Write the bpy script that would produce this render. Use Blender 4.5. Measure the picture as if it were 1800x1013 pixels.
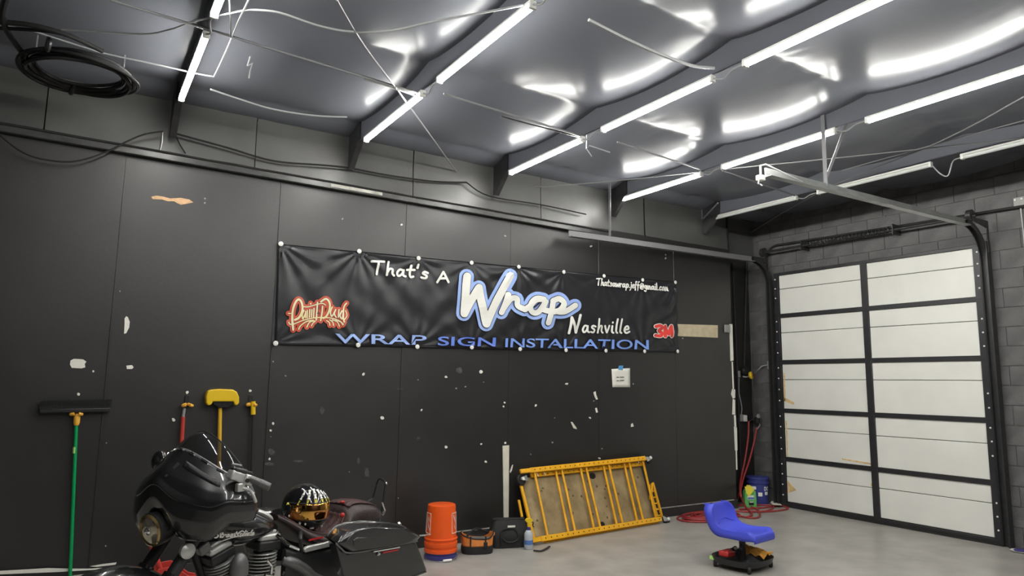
import bpy, math, random
import numpy as np
from mathutils import Vector, Matrix

for _o in list(bpy.data.objects):
    bpy.data.objects.remove(_o)
SC = bpy.context.scene
COL = SC.collection
PI = math.pi

# ---------------------------------------------------------------- camera
IW, IH, FPX = 1800.0, 1013.0, 1210.0
CAM_H = 1.56
YAW, PITCH, ROLL = [math.radians(a) for a in (32.2, 7.83, 0.8)]
_f = Vector((math.sin(YAW) * math.cos(PITCH), math.cos(YAW) * math.cos(PITCH), math.sin(PITCH)))
_r = Vector((math.cos(YAW), -math.sin(YAW), 0))
_u = _r.cross(_f)
CR = _r * math.cos(ROLL) + _u * math.sin(ROLL)
CU = -_r * math.sin(ROLL) + _u * math.cos(ROLL)
CF = _f
CPOS = Vector((0, 0, CAM_H))
cam_data = bpy.data.cameras.new('camera')
cam = bpy.data.objects.new('camera', cam_data)
COL.objects.link(cam)
cam_data.sensor_fit = 'HORIZONTAL'
cam_data.sensor_width = 36.0
cam_data.lens = FPX / IW * 36.0
cam_data.clip_start = 0.05
cam.matrix_world = Matrix(((CR.x, CU.x, -CF.x, 0), (CR.y, CU.y, -CF.y, 0), (CR.z, CU.z, -CF.z, CAM_H), (0, 0, 0, 1)))
SC.camera = cam

# ---------------------------------------------------------------- world, exposure
world = bpy.data.worlds.new('world')
SC.world = world
world.use_nodes = True
world.node_tree.nodes['Background'].inputs[0].default_value = (0.5, 0.55, 0.6, 1)
world.node_tree.nodes['Background'].inputs[1].default_value = 0.05
SC.view_settings.view_transform = 'Standard'
SC.view_settings.look = 'None'
SC.view_settings.gamma = 1.0
SC.view_settings.use_curve_mapping = False
SC.view_settings.exposure = 0.0
TUBE_STRENGTH = 98.0
TUBE_COLOR = (1.0, 0.985, 0.94)


# ---------------------------------------------------------------- pixel -> world
def ray(x, y):
    return CR * ((x - IW / 2) / FPX) + CU * (-(y - IH / 2) / FPX) + CF


def onZ(x, y, z=0.0):
    d = ray(x, y)
    return CPOS + d * ((z - CAM_H) / d.z)


def onY(x, y, Y):
    d = ray(x, y)
    return CPOS + d * (Y / d.y)


def onX(x, y, X):
    d = ray(x, y)
    return CPOS + d * (X / d.x)


# ---------------------------------------------------------------- materials
def mat(name, col, rough=0.5, metal=0.0, var=0.0, vscale=8.0, bump=0.0, bscale=60.0, coat=0.0, spec=0.5,
        emit=None, estr=0.0, trans=0.0, ior=1.45, rvar=0.0, col2=None, alpha=1.0):
    m = bpy.data.materials.new(name)
    m.use_nodes = True
    nt = m.node_tree
    b = nt.nodes['Principled BSDF']
    I = b.inputs
    I['Base Color'].default_value = (*col, 1)
    I['Roughness'].default_value = rough
    I['Metallic'].default_value = metal
    I['Coat Weight'].default_value = coat
    I['Coat Roughness'].default_value = 0.06
    I['Specular IOR Level'].default_value = spec
    I['Transmission Weight'].default_value = trans
    I['IOR'].default_value = ior
    I['Alpha'].default_value = alpha
    if emit:
        I['Emission Color'].default_value = (*emit, 1)
        I['Emission Strength'].default_value = estr
    tc = None
    if var or bump or rvar or col2:
        tc = nt.nodes.new('ShaderNodeTexCoord')
    if var or col2:
        n = nt.nodes.new('ShaderNodeTexNoise')
        n.inputs['Scale'].default_value = vscale
        n.inputs['Detail'].default_value = 6.0
        nt.links.new(tc.outputs['Object'], n.inputs['Vector'])
        r = nt.nodes.new('ShaderNodeValToRGB')
        r.color_ramp.elements[0].position = 0.3
        r.color_ramp.elements[1].position = 0.7
        if col2:
            c0, c1 = col, col2
        else:
            c0 = tuple(c * (1 - var) for c in col)
            c1 = tuple(min(1, c * (1 + var)) for c in col)
        r.color_ramp.elements[0].color = (*c0, 1)
        r.color_ramp.elements[1].color = (*c1, 1)
        nt.links.new(n.outputs['Fac'], r.inputs['Fac'])
        nt.links.new(r.outputs['Color'], I['Base Color'])
    if rvar:
        n = nt.nodes.new('ShaderNodeTexNoise')
        n.inputs['Scale'].default_value = vscale * 0.7
        n.inputs['Detail'].default_value = 4.0
        nt.links.new(tc.outputs['Object'], n.inputs['Vector'])
        mr = nt.nodes.new('ShaderNodeMapRange')
        mr.inputs['To Min'].default_value = max(0.02, rough - rvar)
        mr.inputs['To Max'].default_value = min(1, rough + rvar)
        nt.links.new(n.outputs['Fac'], mr.inputs['Value'])
        nt.links.new(mr.outputs['Result'], I['Roughness'])
    if bump:
        n = nt.nodes.new('ShaderNodeTexNoise')
        n.inputs['Scale'].default_value = bscale
        n.inputs['Detail'].default_value = 5.0
        nt.links.new(tc.outputs['Object'], n.inputs['Vector'])
        bp = nt.nodes.new('ShaderNodeBump')
        bp.inputs['Strength'].default_value = bump
        bp.inputs['Distance'].default_value = 0.01
        nt.links.new(n.outputs['Fac'], bp.inputs['Height'])
        nt.links.new(bp.outputs['Normal'], I['Normal'])
    return m


M = {}
M['wall'] = mat('black_wall_paint', (0.0150, 0.0146, 0.0142), 0.40, var=0.18, vscale=2.5, bump=0.06, bscale=45, rvar=0.05, spec=0.85)
M['upper'] = mat('black_upper_wall', (0.07, 0.07, 0.067), 0.40, var=0.15, vscale=2.0, bump=0.10, bscale=20, spec=0.7)
M['block'] = mat('charcoal_block', (0.098, 0.095, 0.095), 0.6, var=0.25, vscale=5, bump=0.35, bscale=70)
M['mortar'] = mat('charcoal_mortar', (0.085, 0.083, 0.083), 0.85, var=0.2, vscale=8, bump=0.3, bscale=90)
M['floor'] = mat('grey_floor_paint', (0.36, 0.345, 0.315), 0.36, var=0.17, vscale=3.2, bump=0.10, bscale=60, rvar=0.08)
M['ceil'] = mat('glare_tinted_vinyl_ceiling', (0.125, 0.131, 0.150), 0.25, spec=0.15, bump=0.02, bscale=9)  # dark vinyl lifted to blue-grey; veiling glare of the tubes is in this colour
M['ceil'].node_tree.nodes['Principled BSDF'].inputs['Specular Tint'].default_value = (1, 0.98, 0.86, 1)
M['steel_black'] = mat('black_steel', (0.025, 0.025, 0.026), 0.38, var=0.2, vscale=12, bump=0.05)
M['ledge'] = mat('worn_black_ledge', (0.030, 0.030, 0.029), 0.32, var=0.5, vscale=9, bump=0.1, bscale=30, spec=0.7)
M['base'] = mat('black_baseboard', (0.03, 0.03, 0.03), 0.4, var=0.2, vscale=6)
M['dust'] = mat('pale_dusty_edge', (0.34, 0.33, 0.30), 0.8, var=0.35, vscale=14)
M['chip'] = mat('exposed_white_plaster', (0.80, 0.78, 0.71), 0.8, var=0.06, vscale=30)
M['chip_grey'] = mat('scuff_grey', (0.07, 0.07, 0.07), 0.8, var=0.3, vscale=40)
M['chip_tan'] = mat('exposed_tan_paper', (0.72, 0.46, 0.26), 0.8, var=0.15, vscale=30)
M['tan'] = mat('tan_board', (0.58, 0.50, 0.34), 0.7, var=0.10, vscale=15)
M['white_plastic'] = mat('white_plastic', (0.78, 0.78, 0.74), 0.35)
M['cream'] = mat('cream_strip', (0.74, 0.72, 0.60), 0.55, var=0.05, vscale=10)
M['tube'] = mat('led_tube_lit', (1, 1, 1), 0.4, emit=TUBE_COLOR, estr=TUBE_STRENGTH)
M['tube_off'] = mat('led_tube_unlit', (0.62, 0.65, 0.62), 0.3)
M['rail_metal'] = mat('painted_rail', (0.30, 0.31, 0.30), 0.35, metal=0.6, var=0.2, vscale=6)
M['galv'] = mat('galvanised_steel', (0.55, 0.56, 0.55), 0.35, metal=0.9, var=0.15, vscale=20)
M['door_white'] = mat('white_door_panel', (0.73, 0.73, 0.68), 0.45, var=0.035, vscale=3, bump=0.05, bscale=30)
M['rust'] = mat('rusty_stain', (0.68, 0.50, 0.24), 0.85, var=0.25, vscale=25)
M['door_frame'] = mat('black_door_frame', (0.022, 0.022, 0.024), 0.4, var=0.2, vscale=9)
M['banner'] = mat('black_vinyl_banner', (0.018, 0.018, 0.021), 0.33, var=0.1, vscale=3, bump=0.05, bscale=25)
M['b_white'] = mat('print_white', (0.80, 0.80, 0.74), 0.4)
M['b_blue'] = mat('print_blue', (0.20, 0.34, 0.78), 0.4)
M['b_dark'] = mat('print_navy', (0.008, 0.008, 0.03), 0.4)
M['b_lblue'] = mat('print_light_blue', (0.33, 0.47, 0.85), 0.4)
M['b_mblue'] = mat('print_mid_blue', (0.14, 0.24, 0.72), 0.4)
M['b_red'] = mat('print_red', (0.62, 0.10, 0.05), 0.4)
M['b_brick'] = mat('print_dark_red', (0.30, 0.02, 0.01), 0.4)
M['b_gold'] = mat('print_gold', (0.78, 0.66, 0.33), 0.4, col2=(0.74, 0.74, 0.52), vscale=6)
M['b_3m'] = mat('print_bright_red', (0.74, 0.06, 0.05), 0.4)
M['paper'] = mat('paper_white', (0.76, 0.75, 0.68), 0.8, var=0.05, vscale=20)
M['ink'] = mat('grey_ink', (0.12, 0.12, 0.11), 0.8)
M['tape_blue'] = mat('blue_tape', (0.10, 0.33, 0.62), 0.6)
M['green'] = mat('green_handle', (0.0, 0.30, 0.085), 0.35)
M['red_handle'] = mat('red_handle', (0.46, 0.05, 0.035), 0.4)
M['yellow'] = mat('yellow_plastic', (0.78, 0.52, 0.015), 0.4)
M['yellow_wood'] = mat('yellow_handle', (0.72, 0.43, 0.03), 0.4)
M['orange_clip'] = mat('amber_clip', (0.80, 0.42, 0.05), 0.4)
M['bristle'] = mat('black_bristle', (0.012, 0.012, 0.012), 0.8, var=0.5, vscale=60, bump=0.8, bscale=200)
M['black_plastic'] = mat('black_plastic', (0.018, 0.018, 0.019), 0.4)
M['black_rubber'] = mat('black_rubber', (0.014, 0.014, 0.014), 0.65)
M['grey_plastic'] = mat('grey_plastic', (0.28, 0.28, 0.27), 0.5)
M['orange'] = mat('orange_plastic', (0.86, 0.105, 0.012), 0.38)
M['navy'] = mat('navy_plastic', (0.035, 0.045, 0.21), 0.4)
M['indigo'] = mat('indigo_plastic', (0.05, 0.045, 0.20), 0.4)
M['wire'] = mat('steel_wire', (0.5, 0.5, 0.5), 0.3, metal=1)
M['bag_black'] = mat('black_nylon', (0.016, 0.016, 0.017), 0.7, bump=0.4, bscale=220, var=0.2, vscale=12)
M['bag_orange'] = mat('orange_nylon', (0.72, 0.24, 0.05), 0.65, bump=0.3, bscale=200, var=0.15, vscale=14)
M['bag_grey'] = mat('grey_nylon', (0.16, 0.15, 0.13), 0.8, var=0.2, vscale=20)
M['clear'] = mat('translucent_plastic', (0.70, 0.75, 0.80), 0.2, trans=0.35, var=0.04)
M['label_blue'] = mat('blue_label', (0.10, 0.20, 0.48), 0.5)
M['scaf'] = mat('yellow_paint_steel', (0.80, 0.40, 0.012), 0.38, var=0.12, vscale=10)
M['scaf_hole'] = mat('dark_hole', (0.10, 0.045, 0.008), 0.8)
M['ply'] = mat('worn_plywood', (0.21, 0.15, 0.07), 0.8, col2=(0.40, 0.31, 0.17), vscale=7, bump=0.2, bscale=30)
M['knot'] = mat('plywood_stain', (0.13, 0.085, 0.04), 0.85, var=0.3, vscale=40)
M['hose'] = mat('red_rubber_hose', (0.30, 0.028, 0.030), 0.42)
M['jug'] = mat('green_jug', (0.13, 0.46, 0.13), 0.4)
M['jug_yellow'] = mat('yellow_jug_label', (0.80, 0.70, 0.06), 0.5)
M['blue_seat'] = mat('blue_seat_plastic', (0.065, 0.085, 0.62), 0.42)
M['cloth_orange'] = mat('amber_cloth', (0.78, 0.36, 0.05), 0.9, var=0.3, vscale=25, bump=0.4, bscale=60)
M['tool_red'] = mat('red_tool', (0.50, 0.04, 0.03), 0.45)
M['lime'] = mat('lime_sticker', (0.45, 0.75, 0.2), 0.5)
M['conduit'] = mat('grey_conduit', (0.42, 0.42, 0.42), 0.4)
M['cable_black'] = mat('black_cable', (0.018, 0.018, 0.018), 0.2)
M['cable_white'] = mat('white_cable', (0.30, 0.31, 0.31), 0.4)
M['cable_grey'] = mat('grey_cable', (0.16, 0.16, 0.165), 0.4)


# ---------------------------------------------------------------- mesh building
def frame_for(d, up=Vector((0, 0, 1))):
    d = d.normalized()
    if abs(d.dot(up)) > 0.98:
        up = Vector((0, 1, 0)) if abs(d.y) < 0.9 else Vector((1, 0, 0))
    s = d.cross(up).normalized()
    t = s.cross(d).normalized()
    return d, s, t


class MB:
    def __init__(self):
        self.v = []
        self.f = []

    def add(self, vs, fs):
        o = len(self.v)
        self.v.extend([tuple(p) for p in vs])
        self.f.extend([tuple(i + o for i in f) for f in fs])
        return self

    def box(self, c, s, R=None):
        c = Vector(c)
        vs = []
        for dx in (-.5, .5):
            for dy in (-.5, .5):
                for dz in (-.5, .5):
                    p = Vector((dx * s[0], dy * s[1], dz * s[2]))
                    vs.append(c + (R @ p if R else p))
        return self.add(vs, [(0, 1, 3, 2), (4, 6, 7, 5), (0, 4, 5, 1), (2, 3, 7, 6), (0, 2, 6, 4), (1, 5, 7, 3)])

    def bar(self, a, b, w, h, up=Vector((0, 0, 1))):
        a, b = Vector(a), Vector(b)
        d, s, t = frame_for(b - a, Vector(up))
        vs = []
        for p in (a, b):
            for (i, j) in ((-1, -1), (1, -1), (1, 1), (-1, 1)):
                vs.append(p + s * (i * w / 2) + t * (j * h / 2))
        return self.add(vs, [(3, 2, 1, 0), (4, 5, 6, 7), (0, 1, 5, 4), (1, 2, 6, 5), (2, 3, 7, 6), (3, 0, 4, 7)])

    def tube(self, pts, r, n=8, closed=False, caps=True, flat=1.0):
        pts = [Vector(p) for p in pts]
        m = len(pts)
        rr = [r] * m if not hasattr(r, '__len__') else list(r)
        tang = []
        for i in range(m):
            if closed:
                t = pts[(i + 1) % m] - pts[i - 1]
            else:
                t = pts[min(i + 1, m - 1)] - pts[max(i - 1, 0)]
            tang.append(t.normalized() if t.length > 1e-9 else Vector((0, 0, 1)))
        d, s, t = frame_for(tang[0])
        vs = []
        for i in range(m):
            s = (s - tang[i] * s.dot(tang[i]))
            s = s.normalized() if s.length > 1e-6 else frame_for(tang[i])[1]
            t = tang[i].cross(s)
            for k in range(n):
                a = 2 * PI * k / n
                vs.append(pts[i] + s * (math.cos(a) * rr[i]) + t * (math.sin(a) * rr[i] * flat))
        fs = []
        for i in range(m if closed else m - 1):
            j = (i + 1) % m
            for k in range(n):
                l = (k + 1) % n
                fs.append((i * n + k, i * n + l, j * n + l, j * n + k))
        if caps and not closed:
            fs.append(tuple(range(n))[::-1])
            fs.append(tuple((m - 1) * n + k for k in range(n)))
        return self.add(vs, fs)

    def lathe(self, prof, c=(0, 0, 0), axis=(0, 0, 1), n=24, sx=1.0, sy=1.0):
        c = Vector(c)
        d, s, t = frame_for(Vector(axis), Vector((0, 0, 1)))
        if abs(Vector(axis).normalized().z) > 0.98:
            s, t = Vector((1, 0, 0)), Vector((0, 1, 0))
        vs = []
        for (r, z) in prof:
            for k in range(n):
                a = 2 * PI * k / n
                vs.append(c + d * z + s * (math.cos(a) * r * sx) + t * (math.sin(a) * r * sy))
        fs = []
        for i in range(len(prof) - 1):
            for k in range(n):
                l = (k + 1) % n
                fs.append((i * n + k, i * n + l, (i + 1) * n + l, (i + 1) * n + k))
        fs.append(tuple(range(n))[::-1])
        fs.append(tuple((len(prof) - 1) * n + k for k in range(n)))
        return self.add(vs, fs)

    def prism(self, poly, fn, d0, d1):
        n = len(poly)
        vs = [fn(x, y, d0) for x, y in poly] + [fn(x, y, d1) for x, y in poly]
        fs = [tuple(range(n))[::-1], tuple(range(n, 2 * n))]
        for i in range(n):
            j = (i + 1) % n
            fs.append((i, j, n + j, n + i))
        return self.add(vs, fs)

    def grid(self, fn, nu, nv, closed_u=False):
        vs = []
        for j in range(nv + 1):
            for i in range(nu if closed_u else nu + 1):
                vs.append(fn(i / nu, j / nv))
        w = nu if closed_u else nu + 1
        fs = []
        for j in range(nv):
            for i in range(nu):
                k = (i + 1) % w if closed_u else i + 1
                fs.append((j * w + i, j * w + k, (j + 1) * w + k, (j + 1) * w + i))
        return self.add(vs, fs)

    def ell(self, c, r, n=16, m=10, R=None):
        c = Vector(c)
        r = (r, r, r) if not hasattr(r, '__len__') else r

        def fn(u, v):
            a, b = 2 * PI * u, PI * (v - .5)
            p = Vector((r[0] * math.cos(b) * math.cos(a), r[1] * math.cos(b) * math.sin(a), r[2] * math.sin(b)))
            return c + (R @ p if R else p)
        return self.grid(fn, n, m, True)

    def xform(self, fn):
        self.v = [tuple(fn(Vector(p))) for p in self.v]
        return self

    def build(self, name, m, parent=None, smooth=True, angle=38, bevel=0.0, bseg=2, sub=0, solid=0.0):
        me = bpy.data.meshes.new(name)
        off = Vector((0, 0, 0))
        p = parent
        while p is not None:
            off += p.location
            p = p.parent
        vs = [(a[0] - off.x, a[1] - off.y, a[2] - off.z) for a in self.v]
        me.from_pydata(vs, [], self.f)
        me.validate()
        me.update()
        me.materials.append(M[m] if isinstance(m, str) else m)
        o = bpy.data.objects.new(name, me)
        COL.objects.link(o)
        if parent is not None:
            o.parent = parent
        if smooth:
            me.polygons.foreach_set('use_smooth', [True] * len(me.polygons))
            me.set_sharp_from_angle(angle=math.radians(angle))
        if solid:
            md = o.modifiers.new('thick', 'SOLIDIFY')
            md.thickness = solid
            md.offset = 0
        if sub:
            md = o.modifiers.new('sub', 'SUBSURF')
            md.levels = md.render_levels = sub
        if bevel:
            md = o.modifiers.new('bev', 'BEVEL')
            md.width = bevel
            md.segments = bseg
            md.limit_method = 'ANGLE'
            md.angle_limit = math.radians(40)
        return o


def tag(o, label, cat, group=None):
    o['label'] = label
    o['category'] = cat
    if group:
        o['group'] = group
    return o


def thing(name, label, cat, loc=(0, 0, 0), group=None):
    o = bpy.data.objects.new(name, None)
    o.empty_display_size = 0.1
    COL.objects.link(o)
    o.location = loc
    return tag(o, label, cat, group)


def struct(o):
    o['kind'] = 'structure'
    return o


def linked(name, src, parent, loc, rot=(0, 0, 0)):
    o = bpy.data.objects.new(name, src.data)
    COL.objects.link(o)
    o.parent = parent
    o.location = loc
    o.rotation_euler = rot
    return o


def catmull(pts, k=6, closed=False):
    P = [Vector(p) for p in pts]
    n = len(P)
    out = []
    rng = range(n) if closed else range(n - 1)
    for i in rng:
        if closed:
            a, b, c, d = P[i - 1], P[i], P[(i + 1) % n], P[(i + 2) % n]
        else:
            a, b, c, d = P[max(i - 1, 0)], P[i], P[i + 1], P[min(i + 2, n - 1)]
        for j in range(k):
            t = j / k
            out.append(0.5 * ((2 * b) + (c - a) * t + (2 * a - 5 * b + 4 * c - d) * t * t + (3 * b - a - 3 * c + d) * t ** 3))
    if not closed:
        out.append(P[-1])
    return out


def hash2(i, j, s=0):
    x = math.sin(i * 127.1 + j * 311.7 + s * 74.7) * 43758.5453
    return x - math.floor(x)


def vnoise(x, y, s=0):
    i, j = math.floor(x), math.floor(y)
    fx, fy = x - i, y - j
    fx, fy = fx * fx * (3 - 2 * fx), fy * fy * (3 - 2 * fy)
    a = hash2(i, j, s) * (1 - fx) + hash2(i + 1, j, s) * fx
    b = hash2(i, j + 1, s) * (1 - fx) + hash2(i + 1, j + 1, s) * fx
    return (a * (1 - fy) + b * fy) * 2 - 1


rnd = random.Random(7)
# ================================================================ ROOM SHELL
D = 6.19        # face of the black panelled wall
DR = 6.47       # recessed wall in the corner
R = 8.09        # face of the block wall with the garage door
ZC = 3.93       # ceiling
ZT = 3.71       # tube lights
XL, YN = -3.6, -3.6
PANEL_END = 7.37
LEDGE_Z = 3.385

floor = struct(MB().grid(lambda u, v: (XL + (R + .4 - XL) * u, YN + (DR + .2 - YN) * v, 0), 8, 8).build('floor', 'floor', smooth=False))

# glossy vinyl ceiling sagging between the straps that cross it
SEAMS = [5.95, 4.46, 2.99, 1.52, 0.05, -1.42, -2.89, -4.3]


def ceil_z(x, y):
    for a, b in zip(SEAMS[:-1], SEAMS[1:]):
        if b <= y <= a:
            break
    else:
        a, b = (SEAMS[0] + .5, SEAMS[0]) if y > SEAMS[0] else (SEAMS[-2], SEAMS[-1])
    t = (y - b) / (a - b)
    t = min(max(t, 0), 1)
    sag = 0.062 * (math.sin(PI * t) ** 0.8)
    d = min(a - y, y - b)
    e = math.exp(-max(d, 0) / 0.13)
    w = 0.010 * e * vnoise(x * 7.0, y * 2.2, 3) + 0.006 * vnoise(x * 1.3, y * 1.1, 5) + 0.004 * math.exp(-max(d, 0) / 0.3) * vnoise(x * 15, y * 5, 9)
    return ZC - sag + w


NX, NY = 300, 250
ceiling = struct(MB().grid(lambda u, v: (lambda x, y: (x, y, ceil_z(x, y)))(XL + (R + .3 - XL) * u, DR + .1 - (DR + .1 - YN) * v), NX, NY).build('ceiling', 'ceil'))

# --- back wall: backing sheet, plywood panels, upper sheets
wall_back = struct(MB().box(((XL + PANEL_END) / 2, D + .05, LEDGE_Z / 2), (PANEL_END - XL, .06, LEDGE_Z)).build('wall_back', 'wall', smooth=False))
xs = [1.435 + 1.22 * k for k in range(-4, 6)]
xs = [XL] + [x for x in xs if x > XL + .1] + [PANEL_END]
xs = [x for x in xs if x <= PANEL_END]
for a, b in zip(xs[:-1], xs[1:]):
    dy = rnd.uniform(0, .004)
    MB().box(((a + b) / 2, D + .010 + dy / 2, LEDGE_Z / 2), (b - a - .0015, .02 - dy, LEDGE_Z)).build('wall_panel', 'wall', wall_back, bevel=.0008, bseg=1)
# seam beads (joint compound ridges)
for x in xs[1:-1]:
    MB().tube([(x, D + .001, .12 + i * .2) for i in range(17)], [.004 + .003 * hash2(i, x) for i in range(17)], 6).build('seam_bead', 'wall', wall_back)
upper = struct(MB().box(((XL + R) / 2, D + .20, (LEDGE_Z + 4.0) / 2), (R - XL + .2, .05, 4.0 - LEDGE_Z)).build('wall_upper', 'upper', smooth=False))
ux = [XL, -1.9, -.35, 1.2, 2.72, 4.28, 5.85, PANEL_END]
for a, b in zip(ux[:-1], ux[1:]):
    MB().grid(lambda u, v: (a + .004 + (b - a - .008) * u, D + .02 + .012 * vnoise(u * 3 + a, v * 2, 2) + .01 * math.sin(PI * v), LEDGE_Z + v * (4.0 - LEDGE_Z)), 16, 8).build('upper_sheet', 'upper', upper)
# recessed corner behind the end of the panelled wall
struct(MB().box(((PANEL_END + R + .3) / 2, DR + .05, 2.0), (R + .3 - PANEL_END + .4, .1, 4.0)).build('wall_recess', 'wall', smooth=False))
struct(MB().box((PANEL_END - .006, (D + DR) / 2 + .01, 1.95), (.02, DR - D - .0, 3.9)).build('trim_3', 'wall', smooth=False))
# side / rear walls of the room behind the camera
struct(MB().box((XL - .05, (YN + DR) / 2, 2.0), (.1, DR - YN, 4.0)).build('wall_left', 'wall', smooth=False))
struct(MB().box(((XL + R) / 2, YN - .05, 2.0), (R - XL, .1, 4.0)).build('wall_front', 'wall', smooth=False))

# ledge (steel girt) along the top of the panels
a = onY(0, 224, D - .06)
b = onY(1075, 413, D - .06)
a = a + (a - b).normalized() * 2.6
ledge = struct(MB().bar(a + Vector((0, .045, .028)), b + Vector((0, .045, .028)), .085, .012).bar(a + Vector((0, .006, 0)), b + Vector((0, .006, 0)), .012, .05).bar(a + Vector((0, .045, -.022)), b + Vector((0, .045, -.022)), .085, .012).build('trim_1', 'ledge', bevel=.003))
MB().tube([a + (b - a) * (i / 40) + Vector((0, -.004, .033 + .004 * vnoise(i * .9, 0, 4))) for i in range(41)], .009, 6).build('conduit', 'cable_black', ledge)
MB().bar(a + (b - a) * .60 + Vector((0, -.002, .004)), a + (b - a) * .66 + Vector((0, -.002, .004)), .006, .03).build('worn_patch', 'dust', ledge)

# baseboard
bb = struct(MB().box(((XL + PANEL_END) / 2, D - .010, .053), (PANEL_END - XL, .02, .106)).build('baseboard_back', 'base', bevel=.003))
segs = [(-1.0, -.02), (.02, .46), (1.9, 3.95), (4.8, 7.3)]
for s0, s1 in segs:
    MB().box(((s0 + s1) / 2, D - .0105, .1085), (s1 - s0, .022, .007)).build('dusty_edge', 'dust', bb)

# --- right wall of painted concrete blocks, with the door opening
DY0, DY1, DZ1 = 3.50, 6.02, 3.07    # door opening
wall_right = struct(MB().box((R + .098, (YN + DY0) / 2, 2.0), (.2, DY0 - YN, 4.0)).box((R + .098, (DY1 + DR + .1) / 2, 2.0), (.2, DR + .1 - DY1, 4.0)).box((R + .098, (DY0 + DY1) / 2, (DZ1 + 4.0) / 2), (.2, DY1 - DY0, 4.0 - DZ1)).build('wall_right', 'mortar', smooth=False))
blk = MB().box((0, 0, 0), (.03, .394, .191)).build('block', 'block', wall_right, bevel=.004, bseg=1)
half = MB().box((0, 0, 0), (.03, .194, .191)).build('block', 'block', wall_right, bevel=.004, bseg=1)
first = [True, True]
for row in range(20):
    z = .1 + row * .2
    y = DR - .2 - (.2 if row % 2 else 0)
    while y > 1.7:
        lo, hi = y - .197, y + .197
        pieces = []
        if z - .1 > DZ1 - .12 or hi < DY0 + .03 or lo > DY1 - .03:
            pieces = [(blk, y)]
        elif lo < DY0 < hi:
            pieces = [(half, y - .1)]
        elif lo < DY1 < hi:
            pieces = [(half, y + .1)]
        for src, yy in pieces:
            px = R + .006 - rnd.uniform(0, .002)
            k = 0 if src is blk else 1
            if first[k]:
                src.location = (px, yy, z)
                first[k] = False
            else:
                linked('block', src, wall_right, (px, yy, z))
        y -= .4

# ================================================================ GARAGE DOOR
door = struct(thing('door_1', '', ''))
for k in ('label', 'category'):
    del door[k]
door['label'] = 'white panelled sectional garage door in black frame'
XD = R - .055
ys = [DY1 - .02, (DY0 + DY1) / 2 + .02, DY0 + .02]      # left edge, middle, right edge
zr = [0.03, .615, 1.245, 1.885, 2.515, 3.065]
yA, yB = onX(1377, 690, XD).y, onX(1730, 690, XD).y
yM = onX(1531, 690, XD).y
NSEC = 5
zl = [onX(1388, 889, XD).z - .01, onX(1384, 807, XD).z, onX(1381, 722, XD).z, onX(1375, 637, XD).z, onX(1371, 556, XD).z, onX(1369, 483, XD).z]
zl[0] = .035
# backing leaf
MB().box((XD + .03, (yA + yB) / 2, (zl[0] + zl[-1]) / 2), (.03, yA - yB + .16, zl[-1] - zl[0] + .04)).build('door_leaf', 'door_frame', door)
rails = MB()
for i, z in enumerate(zl):
    MB().box((XD, (yA + yB) / 2, z + (.01 if i == 0 else 0)), (.045, yA - yB + .14, 0.056 if 0 < i < 5 else .04)).build('rail', 'door_frame', door, bevel=.004)
for i in range(5):
    for yy, w in ((yA + .035, .066), (yM, .078), (yB - .035, .066)):
        MB().box((XD - .004, yy, (zl[i] + zl[i + 1]) / 2), (.04, w, zl[i + 1] - zl[i] - .004)).build('stile', 'door_frame', door, bevel=.003)
for i in range(5):
    for j, (y1, y0) in enumerate(((yA, yM + .03), (yM - .03, yB))):
        z0, z1 = zl[i] + .02, zl[i + 1] - .018
        zs = z0 + (z1 - z0) * (.635 + .03 * (hash2(i, j) - .5))
        if i == 0:
            z0 += .015
        sl = .006 * (hash2(j, i, 3) - .5)
        for a, b in ((z0, zs - .003), (zs + .003, z1)):
            p = MB()
            P = [(y1 - .004, a + sl * (a > z0)), (y0 + .004, a - sl * (a > z0)), (y0 + .004, b - sl * (b < z1)), (y1 - .004, b + sl * (b < z1))]
            p.prism(P, lambda y, z, d: (XD - .004 + d - .002 * hash2(i, j, 5), y, z), 0, .02)
            p.build('white_panel', 'door_white', door, bevel=.006)
# rust-coloured foam showing at the panel edges
for pts in ([(1377, 656), (1378, 705), (1380.5, 705), (1379.5, 656)], [(1378, 705), (1395, 712), (1396, 708), (1379, 699)],
            [(1384, 845), (1400, 862), (1385, 867)], [(1381, 740), (1383, 802), (1385, 802), (1383, 740)],
            [(1400, 893), (1530, 914), (1530, 911), (1400, 889)], [(1480, 808), (1535, 818), (1535, 815), (1480, 806)], [(1533, 848), (1536, 862), (1530, 853)]):
    MB().prism([(onX(x, y, XD - .008).y, onX(x, y, XD - .008).z) for x, y in pts], lambda y, z, d: (XD - .0085 + d, y, z), 0, .004).build('foam_edge', 'rust', door)
# bottom seal, threshold light strip
MB().box((XD - .004, (yA + yB) / 2, .014), (.05, yA - yB + .14, .028)).build('bottom_seal', 'black_rubber', door)
MB().box((XD - .012, (yA + yB) / 2 - .0, .033), (.012, yA - yB - .1, .010)).build('bottom_strip', 'dust', door)
# roller brackets with bright bolts, both edges
bolt0 = None
for side, yy in ((1, yA + .045), (-1, yB - .045)):
    for i in range(5):
        for f in (.2, .43, .66, .88):
            if hash2(i, f * 10, side) < .22:
                continue
            z = zl[i] + (zl[i + 1] - zl[i]) * f
            if bolt0 is None:
                bolt0 = MB().lathe([(.010, 0), (.010, .004), (.006, .008)], (0, 0, 0), (-1, 0, 0), 8).build('bolt', 'white_plastic', door)
                bolt0.location = (XD - .024, yy, z)
            else:
                linked('bolt', bolt0, door, (XD - .024, yy + .004 * (hash2(z, 2) - .5), z))
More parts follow.
